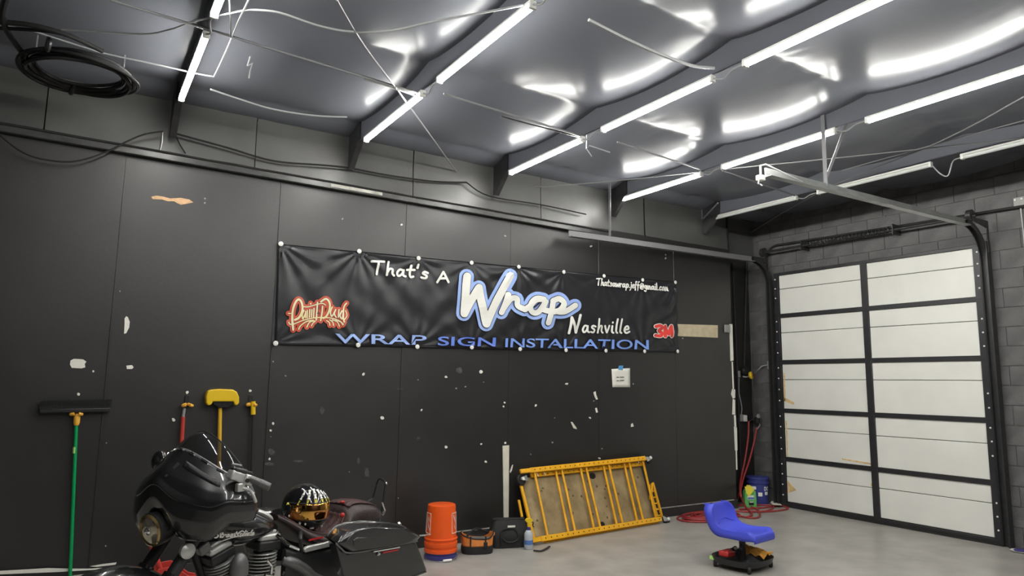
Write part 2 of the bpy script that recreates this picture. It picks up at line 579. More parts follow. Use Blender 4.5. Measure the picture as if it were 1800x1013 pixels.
# vertical tracks + jamb angles
ZTRK = 3.26
for nm, yy, s in (('left', yA + .12, 1), ('right', yB - .12, -1)):
    t = MB()
    rt = .36
    path = [(XD - .045, yy, z) for z in (0.02, 1.0, 2.0, ZTRK - rt)]
    for k in range(1, 9):
        a = k / 8 * PI / 2
        path.append((XD - .045 - rt * (1 - math.cos(a)), yy, ZTRK - rt + rt * math.sin(a)))
    n0 = len(path)
    # C-shaped track swept along the path
    sect = [(-.025, -.03), (.025, -.03), (.025, .03), (-.025, .03), (-.025, .024), (.019, .024), (.019, -.024), (-.025, -.024)]
    pv = [Vector(p) for p in path]
    vs = []
    for i, p in enumerate(pv):
        d = (pv[min(i + 1, n0 - 1)] - pv[max(i - 1, 0)]).normalized()
        nrm = Vector((0, 1, 0)).cross(d)
        for (a_, b_) in sect:
            vs.append(p + nrm * a_ + Vector((0, b_ * s, 0)))
    fs = []
    ns = len(sect)
    for i in range(n0 - 1):
        for k in range(ns):
            fs.append((i * ns + k, i * ns + (k + 1) % ns, (i + 1) * ns + (k + 1) % ns, (i + 1) * ns + k))
    t.add(vs, fs)
    t.build('track', 'steel_black', door)
    MB().box((XD - .03, yy + .035 * s, 1.55), (.09, .012, 3.1)).build('jamb_angle', 'steel_black', door)
    MB().prism([(0, 0), (0, .34), (-.32, .34), (-.30, .30), (-.04, .26), (-.03, 0)], lambda x, z, d: (XD - .01 + x, yy + .045 * s + d, ZTRK - .28 + z), -.004, .004).build('corner_plate', 'steel_black', door)
# torsion shaft, springs and bearing plates above the door
zs_ = onX(1360, 441, R - .16).z
XS = R - .16
MB().tube([(XS, DY1 + .12, zs_), (XS, DY0 - .1, zs_ - .01)], .016, 10).build('torsion_shaft', 'steel_black', door)
MB().lathe([(.03, -.03), (.062, -.028), (.062, .02), (.045, .03)], (XS, DY1 + .06, zs_), (0, 1, 0), 18).build('cable_drum', 'steel_black', door)
MB().lathe([(.03, -.03), (.062, -.028), (.062, .02), (.045, .03)], (XS, DY0 - .04, zs_), (0, 1, 0), 18).build('cable_drum', 'steel_black', door)
sp = []
for i in range(260):
    a = i * .55
    sp.append((XS + .034 * math.cos(a), DY1 - .62 - i * .0042, zs_ + .034 * math.sin(a)))
MB().tube(sp, .006, 4).build('torsion_spring', 'steel_black', door)
for yy in (DY1 - .55, DY1 - 1.75):
    MB().box((XS + .05, yy, zs_), (.17, .012, .12)).build('bearing_plate', 'steel_black', door)
# horizontal rails of the door running back under the ceiling
for nm, p0, p1, yy in (('left', (1310, 458), (1000, 411), yA + .12), ('right', (1690, 386), (1345, 303), yB - .12)):
    q0 = Vector((XD - .045 - .36, yy, ZTRK))
    q1 = onY(*p1, yy)
    q1.z = ZTRK + .0
    q1 = Vector((q1.x, yy, onY(*p1, yy).z))
    rr = MB()
    rr.bar(q0, q1, .012, .075).bar(q0 + Vector((0, -.03 if nm == 'right' else -.03, -.034)), q1 + Vector((0, -.03, -.034)), .06, .010)
    rr.build('horizontal_rail', 'rail_metal' if nm == 'right' else 'cable_grey', door)
    if nm == 'right':
        QR0, QR1 = q0, q1
    else:
        QL0, QL1 = q0, q1
# hangers from the ceiling
h = onY(1452, 330, yB - .12)
hang = MB()
hang.bar((h.x, yB - .12, h.z), (h.x, yB - .12, ZC), .035, .006, (1, 0, 0)).bar((h.x + .02, yB - .12, h.z + .1), (h.x + .38, yB - .12, ZC), .03, .006, (0, 1, 0))
hang.build('track_hanger', 'grey_dark' if 'grey_dark' in M else 'cable_grey', door)
h = onY(1072, 416, yA + .12)
MB().bar((h.x, yA + .12, h.z), (h.x, yA + .12, ZC), .035, .006, (1, 0, 0)).build('track_hanger', 'cable_grey', door)

# conduit pipe over the door + down the corner
pp = [onX(1345, 470, R - .05), onX(1347, 452, R - .05), onX(1352, 440, R - .05), onX(1362, 432, R - .05), onX(1385, 428, R - .05), onX(1500, 410, R - .05), onX(1640, 388, R - .05), onX(1800, 362, R - .05)]
tag(MB().tube(catmull(pp, 5), .014, 8).build('conduit_pipe', 'steel_black'), 'dark conduit pipe running along the block wall above garage door', 'pipe')
# ================================================================ CEILING LIGHTS
ROWS = [0.53, 2.055, 3.655, 5.29, 6.87]
# far end of the first tube and near/far ends of the next ones, per row
FIRST = [5.72, 5.78, 5.87, 5.985, 6.00]
ROWNAME = ['leftmost row', 'second row from left', 'third row from left', 'fourth row from left', 'unlit row near garage door']
NTH = ['first', 'second', 'third', 'fourth', 'fifth', 'sixth']
ORD = [n + ' from the back wall' for n in NTH]
TL = 1.22
tube_me = {}


def tube_light(x, y1, lit, label, group, z):
    t = thing('tube_light', label, 'light', (x, y1, z), group)
    key = lit
    if key not in tube_me:
        a = MB().tube([(x, y1 - .02, z), (x, y1 - TL + .02, z)], .019, 12).build('tube', 'tube' if lit else 'tube_off', t)
        b = MB().box((x, y1 - TL / 2, z + .025), (.042, TL, .016)).build('housing', 'white_plastic', t, bevel=.003)
        c = MB().box((x, y1 - .01, z + .004), (.044, .022, .044)).build('end_cap', 'white_plastic', t, bevel=.004)
        d = MB().box((x, y1 - TL + .01, z + .004), (.044, .022, .044)).build('end_cap', 'white_plastic', t, bevel=.004)
        tube_me[key] = [a, b, c, d]
    else:
        for s in tube_me[key]:
            linked(s.name.split('.')[0], s, t, (0, 0, 0))
    return t


for ri, (x, y1) in enumerate(zip(ROWS, FIRST)):
    y = y1
    k = 0
    lit = ri != 4
    while y - TL > YN + .1 and k < 6:
        z = ZT
        # the tubes hang in line under a dark steel purlin, joined by short cords
        lab = ('lit white tube light, %s in the %s' if lit else 'switched-off grey tube light, %s in the %s') % (ORD[k], ROWNAME[ri])
        tube_light(x, y, lit, lab, 'ceiling LED tubes' if lit else 'unlit ceiling tubes', z)
        gap = .265
        pts = [(x, y - TL, z + .005), (x + .012, y - TL - .08, z - .02), (x - .01, y - TL - .18, z + .0), (x, y - TL - gap, z + .005)]
        if ri == 4 and k == 1:
            pts = [(x, y - TL, z), (x + .03, y - TL - .06, z - .10), (x, y - TL - .14, z - .14), (x - .02, y - TL - .2, z - .02), (x, y - TL - gap, z)]
        tag(MB().tube(catmull(pts, 5), .006, 6).build('link_cord', 'cable_white'), 'short white cord after the %s tube of the %s' % (NTH[k], ROWNAME[ri]), 'cord', 'tube light link cords')
        y -= TL + gap
        k += 1
    pur = MB().box((x, (FIRST[ri] + .25 + YN) / 2, (ZT + .045 + ZC) / 2), (.016, FIRST[ri] + .25 - YN, ZC - ZT - .045 + .02))
    o = struct(pur.build('trim_%d' % (10 + ri), 'ceil', smooth=False))
    o['label'] = 'dark steel purlin'
    # knee bracket where the purlin meets the wall
    MB().prism([(D - .02, LEDGE_Z + .16), (D - .02, ZC), (D - .30, ZC), (D - .30, ZT + .06), (D - .06, LEDGE_Z + .15)], lambda y, z, d: (x + d, y, z), -.025, .025).build('knee_bracket', 'steel_black', o)

# cross straps (bridging rods) under the ceiling at the seams
def zline(name, pts, r, m, label, cat='cable', z=ZT + .03, smoothk=5):
    P = [onZ(p[0], p[1], (p[2] if len(p) > 2 else z)) for p in pts]
    P = catmull(P, smoothk) if len(P) > 2 else P
    return tag(MB().tube(P, r, 6).build(name, m), label, cat)


zline('bridging_rod', [(195, 0), (735, 164)], .009, 'cable_grey', 'dark bridging rod running left from the end of the second row\'s first tube', 'rod')
zline('bridging_rod', [(640, 138), (733, 168)], .009, 'galv', 'short bright rod beside the second tube row gap', 'rod')
zline('bridging_rod', [(780, 165), (1020, 239)], .009, 'cable_grey', 'bridging rod between the second and third tube rows', 'rod')
zline('bridging_rod', [(880, 205), (1018, 241)], .007, 'cable_grey', 'lower thin rod ending at the third tube row gap', 'rod')
zline('bridging_rod', [(1085, 250), (1232, 298)], .009, 'cable_grey', 'bridging rod between the third and fourth tube rows', 'rod')
zline('bridging_rod', [(1270, 300), (1400, 345)], .009, 'cable_grey', 'bridging rod from the fourth tube row towards the unlit tubes', 'rod')
zline('ceiling_cable', [(440, 17), (490, 22), (560, 45), (620, 56), (690, 53), (760, 38), (850, 22), (925, 8)], .007, 'cable_white', 'thin white cable sagging between the left tube row and the second row')
zline('ceiling_cable', [(108, 52), (145, 54), (250, 60), (300, 52), (340, 38), (420, 20), (440, 17)], .006, 'cable_white', 'thin cable from the coil to the leftmost tube row')
zline('ceiling_cable', [(370, 157), (420, 174), (480, 192), (550, 203), (610, 206)], .007, 'cable_white', 'pale cable drooping right of the leftmost lit tube')
zline('ceiling_wire', [(592, 0), (640, 80), (700, 160), (735, 208), (815, 320)], .007, 'cable_grey', 'straight tension wire crossing in front of the second tube row', 'wire')
zline('ceiling_cable', [(1035, 35), (1100, 68), (1160, 95), (1215, 115), (1256, 120)], .011, 'cable_white', 'white hose-like cable hanging before the third row tube gap')
zline('ceiling_wire', [(845, 332), (960, 328), (1100, 316), (1250, 300), (1450, 280), (1800, 243)], .006, 'cable_grey', 'long thin wire running below the fourth tube row to the right', 'wire')
zline('ceiling_wire', [(1310, 415), (1440, 338), (1650, 250), (1800, 170)], .006, 'cable_grey', 'thin wire rising from the door corner to the upper right', 'wire')
zline('ceiling_wire', [(1205, 418), (1262, 357)], .010, 'cable_grey', 'dark stay wire left of the unlit tube nearest the wall', 'wire')
zline('ceiling_wire', [(1480, 300), (1640, 255), (1800, 212)], .006, 'cable_grey', 'faint wire parallel to the unlit tube row', 'wire')
zline('white_conduit', [(0, 45), (60, 55), (175, 92), (250, 108), (340, 128), (372, 134), (378, 131), (395, 95), (405, 72), (420, 35), (441, -8)], .0055, 'cable_white', 'thin white conduit bent in an L around the leftmost tube', 'conduit', smoothk=2)
zline('white_conduit', [(403, -6), (405, 40), (404, 66)], .0045, 'cable_white', 'short white drop conduit joining the bent conduit', 'conduit')
k_ = thing('pull_hook', 'small pale wire hook hanging right of the leftmost tube', 'hook', onZ(440, 120, ZC))
MB().tube([onZ(444, 111, ZT + .1) + Vector((0, 0, .15)), onZ(435, 116, ZT + .1), onZ(444, 111, ZT + .1), onZ(440, 124, ZT + .06), onZ(438, 137, ZT + .04)], .006, 6).build('hook_wire', 'cable_white', k_)
k_ = thing('wire_hook', 'small wire hook below the third tube row gap', 'hook', onZ(1045, 262, ZT))
MB().tube([onZ(1031, 262, ZT) + Vector((0, 0, .24)), onZ(1031, 262, ZT), onZ(1040, 275, ZT), onZ(1031, 262, ZT), onZ(1036, 256, ZT), onZ(1072, 268, ZT)], .006, 6).build('hook_wire', 'cable_white', k_)

# coil of black cable hanging under the ceiling, top left
coil = thing('cable_coil', 'large coil of glossy black cable hanging from the ceiling at top left', 'cable', onZ(140, 125, ZT - .02))
zc_ = ZT - .05
cc = onZ(140, 125, zc_)
ex = onZ(232, 140, zc_) - cc
ey = onZ(118, 88, zc_) - cc
ey = ey - ex * (ey.dot(ex) / ex.length_squared)
ea = ex.normalized() * .30
eb = Vector((-ex.y, ex.x, 0)).normalized() * .30
for i in range(7):
    f = .86 + .055 * i
    off = Vector((.012 * (hash2(i, 1) - .5), .02 * (hash2(i, 2) - .5), -.014 * (i % 4)))
    pts = [cc + off + ea * (f * math.cos(a)) + eb * (f * math.sin(a)) + Vector((0, 0, .012 * math.sin(a * 2 + i))) for a in [2 * PI * k / 48 for k in range(48)]]
    MB().tube(pts, .0125, 8, closed=True).build('cable_loop', 'cable_black', coil)
for (x, y) in ((126, 156), (85, 78)):
    p = onZ(x, y, zc_ - .03)
    MB().lathe([(.045, -.012), (.05, 0), (.045, .012)], p, (1, .2, 0), 10).build('cable_tie', 'black_plastic', coil)
# loose ends that run to the upper left out of the coil
MB().tube(catmull([onZ(x, y, zc_) for x, y in ((58, 118), (30, 80), (10, 50), (5, 20), (18, -25))], 5), .018, 8).build('cable_end', 'cable_black', coil)
MB().tube(catmull([onZ(x, y, zc_) for x, y in ((180, 90), (120, 62), (60, 45), (0, 38), (-60, 30))], 5), .016, 8).build('cable_end', 'cable_black', coil)
MB().tube(catmull([onZ(x, y, zc_) for x, y in ((170, 84), (110, 60), (50, 52), (-50, 48))], 5), .012, 8).build('cable_end', 'cable_black', coil)
MB().tube([cc + Vector((.26, .02, 0)), cc + Vector((.26, .02, .2))], .006, 6).build('hanger', 'cable_grey', coil)
MB().tube([cc + Vector((-.26, .02, 0)), cc + Vector((-.26, .02, .2))], .006, 6).build('hanger', 'cable_grey', coil)

# cables along the top of the back wall
def yline(name, pts, r, m, label, Y=D - .03, cat='cable'):
    return tag(MB().tube(catmull([onY(x, y, Y) for x, y in pts], 5), r, 6).build(name, m), label, cat)


yline('wall_cable', [(-30, 205), (0, 238), (40, 268), (80, 281), (130, 284), (180, 270), (225, 248), (255, 236), (287, 231)], .007, 'cable_black', 'dark cable sagging over the ledge left of the first bracket', D - .09)
yline('wall_cable', [(305, 234), (400, 260), (480, 283), (560, 290), (610, 295), (680, 308), (760, 319), (820, 321)], .009, 'cable_black', 'black cable running above the ledge between the first two brackets')
yline('wall_cable', [(820, 321), (860, 345), (950, 360), (1030, 377)], .007, 'cable_black', 'black cable above the ledge right of the tension wire')
yline('wall_cable', [(286, 233), (285, 250), (282, 264)], .006, 'cable_black', 'short black cable end under the first bracket')
yline('wall_cable', [(308, 235), (315, 252), (326, 270)], .006, 'cable_black', 'short black cable drop right of the first bracket')

# little white fittings on the rail end and right wall
s_ = thing('hanging_sensor', 'small white sensor box with wire hook at the end of the door rail', 'sensor', onY(1338, 312, yB - .12))
p = onY(1337, 313, yB - .12)
MB().box(p, (.06, .05, .045)).build('box', 'white_plastic', s_, bevel=.006)
MB().tube([p + Vector((0, 0, .02)), p + Vector((0, 0, .10)), onY(1345, 289, yB - .12), onY(1410, 320, yB - .12)], .009, 6).build('bracket', 'galv', s_)
MB().tube([p + Vector((-.02, 0, -.02)), p + Vector((-.03, 0, -.05)), p + Vector((.01, 0, -.06))], .006, 6).build('hook', 'galv', s_)
s_ = thing('wall_box', 'pale junction box high on the block wall at right edge', 'box', onX(1792, 355, R))
p = onX(1793, 355, R - .03)
MB().box(p, (.06, .10, .09)).build('box', 'grey_plastic', s_, bevel=.005)
for d in (-.03, .03):
    MB().ell(p + Vector((-.035, d, .02)), .012, 8, 6).build('knob', 'white_plastic', s_)
MB().tube([p + Vector((0, -.0, -.04)), p + Vector((0, -.02, -1.2))], .007, 6).build('cord', 'conduit', s_)

# ================================================================ STROKE LETTERING
GL = {
 'T': (.72, [[(.0, .93), (.35, .97), (.72, 1.0)], [(.40, .96), (.36, .5), (.30, 0)]]),
 'h': (.50, [[(.17, 1), (.10, .5), (.05, 0)], [(.08, .22), (.22, .48), (.38, .46), (.36, .15), (.46, .0)]]),
 'a': (.56, [[(.44, .45), (.22, .50), (.05, .22), (.13, .01), (.33, .16), (.45, .47)], [(.45, .48), (.41, .12), (.54, .02)]]),
 't': (.42, [[(.23, .88), (.14, .3), (.18, .02), (.34, .06)], [(.0, .53), (.2, .56), (.42, .58)]]),
 "'": (.18, [[(.12, 1.0), (.07, .76)]]),
 's': (.44, [[(.40, .44), (.22, .50), (.11, .37), (.32, .2), (.24, .02), (.02, .05)]]),
 'A': (.78, [[(.0, 0), (.2, .52), (.40, 1.0)], [(.40, 1.0), (.56, .5), (.72, 0)], [(.14, .36), (.6, .38)]]),
 'N': (.66, [[(.0, .0), (.1, .45), (.17, .92)], [(.17, .92), (.3, .5), (.42, .04)], [(.42, .04), (.54, .6), (.66, 1.05)]]),
 'v': (.42, [[(.02, .5), (.09, .25), (.16, .02)], [(.16, .02), (.3, .28), (.40, .52)]]),
 'i': (.22, [[(.12, .5), (.06, .1), (.17, .0)], [(.15, .74), (.155, .77)]]),
 'l': (.24, [[(.19, 1), (.10, .5), (.06, .1), (.18, .0)]]),
 'e': (.46, [[(.06, .24), (.36, .30), (.30, .50), (.12, .42), (.05, .18), (.20, .0), (.44, .1)]]),
 'w': (.62, [[(.03, .5), (.06, .2), (.13, .02)], [(.13, .02), (.24, .2), (.32, .42)], [(.32, .42), (.36, .2), (.42, .02)], [(.42, .02), (.54, .25), (.60, .52)]]),
 'r': (.38, [[(.11, .5), (.08, .25), (.04, 0)], [(.08, .28), (.20, .48), (.36, .46)]]),
 'p': (.48, [[(.13, .5), (.07, .1), (.0, -.4)], [(.10, .38), (.28, .52), (.42, .32), (.28, .02), (.08, .08)]]),
 '.': (.18, [[(.08, .02), (.085, .04)]]),
 'j': (.22, [[(.15, .5), (.10, -.1), (-.06, -.36)], [(.18, .74), (.185, .77)]]),
 'f': (.38, [[(.40, .95), (.24, .94), (.14, .5), (.06, -.3)], [(.0, .48), (.32, .5)]]),
 '@': (.80, [[(.52, .42), (.36, .5), (.26, .25), (.40, .15), (.54, .45), (.56, .16), (.72, .3), (.66, .65), (.38, .75), (.1, .5), (.12, .1), (.4, -.1), (.66, .0)]]),
 'g': (.48, [[(.42, .45), (.20, .50), (.05, .24), (.2, .06), (.42, .46)], [(.42, .48), (.36, -.1), (.22, -.36), (.02, -.26)]]),
 'm': (.66, [[(.08, .5), (.05, .25), (.03, 0)], [(.06, .28), (.2, .49), (.29, .4), (.25, .0)], [(.28, .28), (.44, .49), (.54, .4), (.52, .05), (.6, .0)]]),
 'c': (.42, [[(.38, .43), (.22, .51), (.06, .25), (.17, .01), (.40, .1)]]),
 'o': (.46, [[(.25, .51), (.07, .28), (.16, .01), (.38, .2), (.34, .46), (.22, .51)]]),
 'd': (.52, [[(.40, .45), (.20, .50), (.05, .24), (.15, .01), (.34, .18), (.42, .45)], [(.52, 1.0), (.44, .5), (.40, .1), (.52, .02)]]),
 'n': (.50, [[(.10, .5), (.07, .25), (.04, 0)], [(.07, .25), (.22, .49), (.37, .44), (.35, .1), (.46, .0)]]),
 'S': (.62, [[(.58, .86), (.38, 1.0), (.16, .80), (.32, .55), (.48, .30), (.28, .0), (.0, .12)]]),
 'G': (.72, [[(.66, .84), (.42, 1.0), (.10, .6), (.16, .1), (.44, .02), (.62, .42)], [(.36, .44), (.64, .46), (.58, -.1)]]),
}


def glyph_strokes(text, track=.10, space=.42):
    x = 0
    out = []
    for ch in text:
        if ch == ' ':
            x += space
            continue
        w, st = GL[ch]
        for s in st:
            out.append([(x + a, b) for a, b in s])
        x += w + track
    return out, x - track


def stroke_strip(mb, pts2, half, fn, k=6, capn=5):
    """pts2: 2-D polyline (any 2-D space), half: half width, fn: 2-D -> 3-D"""
    P = [Vector((p[0], p[1], 0)) for p in pts2]
    P = catmull(P, k) if len(P) > 2 else [P[0] + (P[1] - P[0]) * (i / 4) for i in range(5)]
    n = len(P)
    L, Rr = [], []
    for i in range(n):
        t = (P[min(i + 1, n - 1)] - P[max(i - 1, 0)])
        t = t.normalized() if t.length > 1e-9 else Vector((1, 0, 0))
        nn = Vector((-t.y, t.x, 0))
        L.append(P[i] + nn * half)
        Rr.append(P[i] - nn * half)
    vs = []
    fs = []
    for i in range(n):
        vs += [fn(L[i].x, L[i].y), fn(P[i].x, P[i].y), fn(Rr[i].x, Rr[i].y)]
    for i in range(n - 1):
        a, b = i * 3, i * 3 + 3
        fs += [(a, a + 1, b + 1, b), (a + 1, a + 2, b + 2, b + 1)]
    for e, (ctr, side) in enumerate(((P[0], L[0]), (P[-1], Rr[-1]))):
        o = len(vs)
        vs.append(fn(ctr.x, ctr.y))
        a0 = math.atan2(side.y - ctr.y, side.x - ctr.x)
        for q in range(capn * 2 + 1):
            a = a0 + PI * q / (capn * 2)
            vs.append(fn(ctr.x + half * math.cos(a), ctr.y + half * math.sin(a)))
        for q in range(capn * 2):
            fs.append((o, o + 1 + q, o + 2 + q))
    mb.add(vs, fs)


# ================================================================ BANNER
BN = [(489, 430), (1187, 496), (1190, 619), (483, 605)]
bTL, bTR, bBR, bBL = [onY(x, y, D) for x, y in BN]
GR_T = [(492, 430), (629, 443), (733, 455), (826, 463), (909, 470), (988, 479), (1058, 486), (1126, 493), (1184, 497)]
GR_B = [(483, 604), (627, 607), (731, 610), (826, 611), (911, 614), (991, 616), (1062, 617), (1129, 618), (1187, 618)]
gT = [onY(x, y, D) for x, y in GR_T]
gB = [onY(x, y, D) for x, y in GR_B]


def wrinkle(X, Z):
    w = 0
    for i, g in enumerate(gT + gB):
        dx, dz = X - g.x, Z - g.z
        r = math.hypot(dx, dz)
        a = math.atan2(dz, dx)
        k = 1.5 if i in (0, 1, 4, 8) else .7
        w += k * .0045 * math.exp(-r / .38) * (1 - math.exp(-r / .05)) * math.sin(a * 13 + i * 1.7)
    w += .0048 * math.sin((X * .55 - Z) * 26 + 2 * vnoise(X * 1.5, Z * 2, 8)) * max(0, vnoise(X * .9 + 3, Z * 1.7, 1) + .35)
    w += .003 * math.sin((X * .8 + Z) * 21 + 1.5 * vnoise(X, Z, 3)) * max(0, vnoise(X * .8, Z * 1.3 + 7, 2))
    w += .003 * vnoise(X * 3, Z * 3, 11) + .0012 * vnoise(X * 12, Z * 9, 12)
    return w


BOFF = .022


def banner_pt(X, Z, d=0.0):
    return Vector((X, D - BOFF - 1.5 * wrinkle(X, Z) - (d + .011 if d > .002 else d), Z))


def bfn(u, v):
    t = bTL.lerp(bTR, u)
    b = bBL.lerp(bBR, u)
    # top edge sags a little between grommets
    p = b.lerp(t, v)
    return banner_pt(p.x, p.z)


banner = thing('vinyl_banner', 'long black vinyl banner lettered That\'s A Wrap Nashville, nailed to black wall', 'banner', (bBL.x, D, bBL.z))
MB().grid(bfn, 300, 60).build('banner_sheet', 'banner', banner, solid=.001)
# hems
for (a, b) in (((489, 430), (1187, 496)), ((483, 605), (1190, 619))):
    A, B = onY(*a, D), onY(*b, D)
    MB().tube([banner_pt(*(lambda q: (q.x, q.z))(A.lerp(B, i / 80)), .001) for i in range(81)], .006, 6, flat=.6).build('hem', 'banner', banner)
for g in gT + gB:
    p = banner_pt(g.x, g.z, .004)
    MB().lathe([(.022, 0), (.022, .003), (.012, .006)], (p.x, p.y, p.z), (0, -1, 0), 12).build('grommet', 'white_plastic', banner)


def px_fn(d):
    def fn(x, y):
        w = onY(x, y, D)
        return banner_pt(w.x, w.z, d)
    return fn


def px_text(name, text, p0, p1, cap, half, m, parent, d=.004, slant=0.0, fnf=px_fn, track=.10, space=.42, outline=None):
    st, W = glyph_strokes(text, track, space)
    p0, p1 = Vector((*p0, 0)), Vector((*p1, 0))
    ex = (p1 - p0) / W
    ey = Vector((0, -cap, 0))
    def conv(a, b):
        q = p0 + ex * a + ey * b + Vector((slant * cap * b, 0, 0))
        return (q.x, q.y)
    for (hw, mm, dd) in ([(outline[0], outline[1], d - .0015)] if outline else []) + [(half, m, d)]:
        mb = MB()
        for s in st:
            stroke_strip(mb, [conv(a, b) for a, b in s], hw, fnf(dd), k=5, capn=3)
        mb.build(name if mm == m else name + '_outline', mm, parent, smooth=False)


px_text('lettering', "That's", (651, 482), (751, 491), 23, 2.0, 'b_white', banner, track=.09)
px_text('lettering', "A", (766, 497), (787, 497), 18, 2.0, 'b_white', banner)
px_text('lettering', "N", (997, 586), (1017, 586), 30, 2.2, 'b_white', banner)
px_text('lettering', "ashville", (1020, 585), (1103, 586), 24, 1.6, 'b_white', banner, track=.11)
px_text('lettering', "Thatsawrap.jeff@gmail.com", (1045, 502), (1171, 512), 12, 1.0, 'b_white', banner, track=.06)

WRAP = [[(817, 487), (815, 515), (812, 552)], [(812, 552), (824, 530), (838, 507)], [(838, 507), (843, 535), (851, 570)], [(851, 570), (869, 530), (893, 486)],
        [(889, 519), (884, 535), (878, 550)], [(880, 545), (893, 527), (905, 526), (906, 538), (918, 545)],
        [(918, 545), (928, 538), (938, 528), (952, 527)], [(952, 527), (938, 526), (928, 538), (931, 549), (943, 549), (955, 531)], [(955, 531), (951, 544), (962, 548)],
        [(969, 529), (965, 548), (960, 568)], [(968, 530), (979, 526), (987, 535), (980, 546), (968, 549)], [(978, 549), (990, 548), (1007, 538)]]
for nm, hw, mm, dd in (('wrap_outline', 13.0, 'b_lblue', .003), ('wrap_edge', 8.0, 'b_dark', .009), ('wrap_lettering', 6.9, 'b_white', .015)):
    mb = MB()
    for i, s in enumerate(WRAP):
        h_ = hw - (0 if i < 4 else 1.9 if hw < 10 else 1.2)
        stroke_strip(mb, s, h_, px_fn(dd), k=6, capn=4)
    mb.build(nm, mm, banner, smooth=False)
# small dark counters in the a and p
for _s in ([(935, 541), (944, 533)], [(974, 541), (981, 534)]):
    mb = MB()
    stroke_strip(mb, _s, 1.2, px_fn(.0165), capn=3)
    mb.build('counter', 'b_dark', banner, smooth=False)


def font_mesh(text, offset=0.0):
    cu = bpy.data.curves.new('t', 'FONT')
    cu.body = text
    cu.offset = offset
    cu.resolution_u = 4
    ob = bpy.data.objects.new('t', cu)
    COL.objects.link(ob)
    bpy.context.view_layer.update()
    me = bpy.data.meshes.new_from_object(ob.evaluated_get(bpy.context.evaluated_depsgraph_get()))
    vs = [tuple(v.co) for v in me.vertices]
    fs = [tuple(p.vertices) for p in me.polygons]
    bpy.data.objects.remove(ob)
    bpy.data.curves.remove(cu)
    bpy.data.meshes.remove(me)
    return vs, fs


def font_quad(name, text, quad, m, parent, fn, offset=0.0, base=None):
    """fit the text's bounding box to a pixel quad TL, TR, BR, BL"""
    vs, fs = font_mesh(text, offset)
    b = base or (min(v[0] for v in vs), max(v[0] for v in vs), min(v[1] for v in vs), max(v[1] for v in vs))
    TL_, TR_, BR_, BL_ = [Vector((*q, 0)) for q in quad]
    out = []
    for v in vs:
        u = (v[0] - b[0]) / (b[1] - b[0])
        w = (v[1] - b[2]) / (b[3] - b[2])
        p = BL_.lerp(BR_, u).lerp(TL_.lerp(TR_, u), w)
        out.append(fn(p.x, p.y))
    mb = MB().add(out, fs)
    mb.build(name, m, parent, smooth=False)
    return b


for txt, q, m in (('WRAP', [(587, 587), (747, 590), (746, 607), (588, 604)], 'b_lblue'), ('SIGN', [(767, 592), (868, 594), (867, 610), (766, 608)], 'b_mblue'),
                  ('INSTALLATION', [(885, 595), (1137, 598), (1136, 615), (884, 611)], 'b_blue')):
    b = font_quad('lettering', txt, q, m, banner, px_fn(.007), .012)
    font_quad('lettering_outline', txt, q, 'b_dark', banner, px_fn(.004), .04, b)
L3M = [[(1149, 574.5), (1156, 573), (1160, 577), (1154, 581.5), (1160, 586), (1157, 591), (1148.5, 590)],
       [(1165, 591.5), (1165, 574)], [(1165, 574), (1170.5, 588)], [(1170.5, 588), (1176.5, 574)], [(1176.5, 574), (1176.5, 591.5)]]
for nm, hw, mm, dd in (('logo_outline', 3.9, 'b_white', .004), ('logo_lettering', 2.7, 'b_3m', .007)):
    mb = MB()
    for s_ in L3M:
        stroke_strip(mb, s_, hw, px_fn(dd), k=5, capn=3)
    mb.build(nm, mm, banner, smooth=False)

# script logo at the lower left of the banner
LG = lambda x, y: (490 + x / 13.333, 515 + y / 13.333)
LOGO = [(4.6, [(310, 870), (290, 640), (305, 400), (370, 220), (450, 165), (515, 260), (520, 430), (450, 580), (350, 640)]),
        (2.6, [(250, 490), (200, 490)]), (2.4, [(210, 690), (230, 740), (330, 735), (520, 660), (760, 600), (960, 585), (1200, 600), (1380, 660), (1480, 740)]),
        (3.0, [(560, 420), (520, 520), (535, 620), (600, 480)]), (2.8, [(600, 440), (600, 590)]), (2.8, [(640, 420), (640, 590)]), (2.8, [(700, 400), (690, 580)]), (2.8, [(750, 400), (740, 570)]),
        (2.8, [(800, 370), (790, 570)]), (2.4, [(545, 330), (640, 340), (760, 310), (900, 270), (1010, 260), (1070, 300)]), (3.4, [(720, 255), (722, 270)]),
        (3.4, [(880, 230), (870, 400), (850, 640)]), (3.2, [(1000, 320), (985, 480), (950, 660)]),
        (4.2, [(960, 215), (1080, 150), (1160, 250), (1150, 420), (1080, 560), (1010, 600)]),
        (3.0, [(1220, 340), (1180, 460), (1210, 560), (1280, 440)]), (3.0, [(1300, 400), (1270, 500), (1310, 580)]), (3.0, [(1380, 400), (1360, 580)]),
        (3.2, [(1450, 430), (1400, 540), (1450, 620), (1480, 500)]), (3.4, [(1560, 250), (1500, 340), (1480, 560), (1500, 690)]), (2.2, [(1540, 420), (1570, 540), (1500, 640)]),
        (2.8, [(780, 650), (620, 680), (480, 780), (440, 860)]), (2.6, [(800, 660), (690, 700), (630, 810)]), (2.4, [(830, 670), (770, 720), (740, 780)]),
        (2.4, [(1090, 660), (1150, 700), (1165, 770)]), (2.4, [(1160, 640), (1230, 690), (1250, 770)]), (2.4, [(1220, 640), (1340, 690), (1390, 790)]), (2.8, [(1300, 640), (1420, 690), (1470, 760)])]
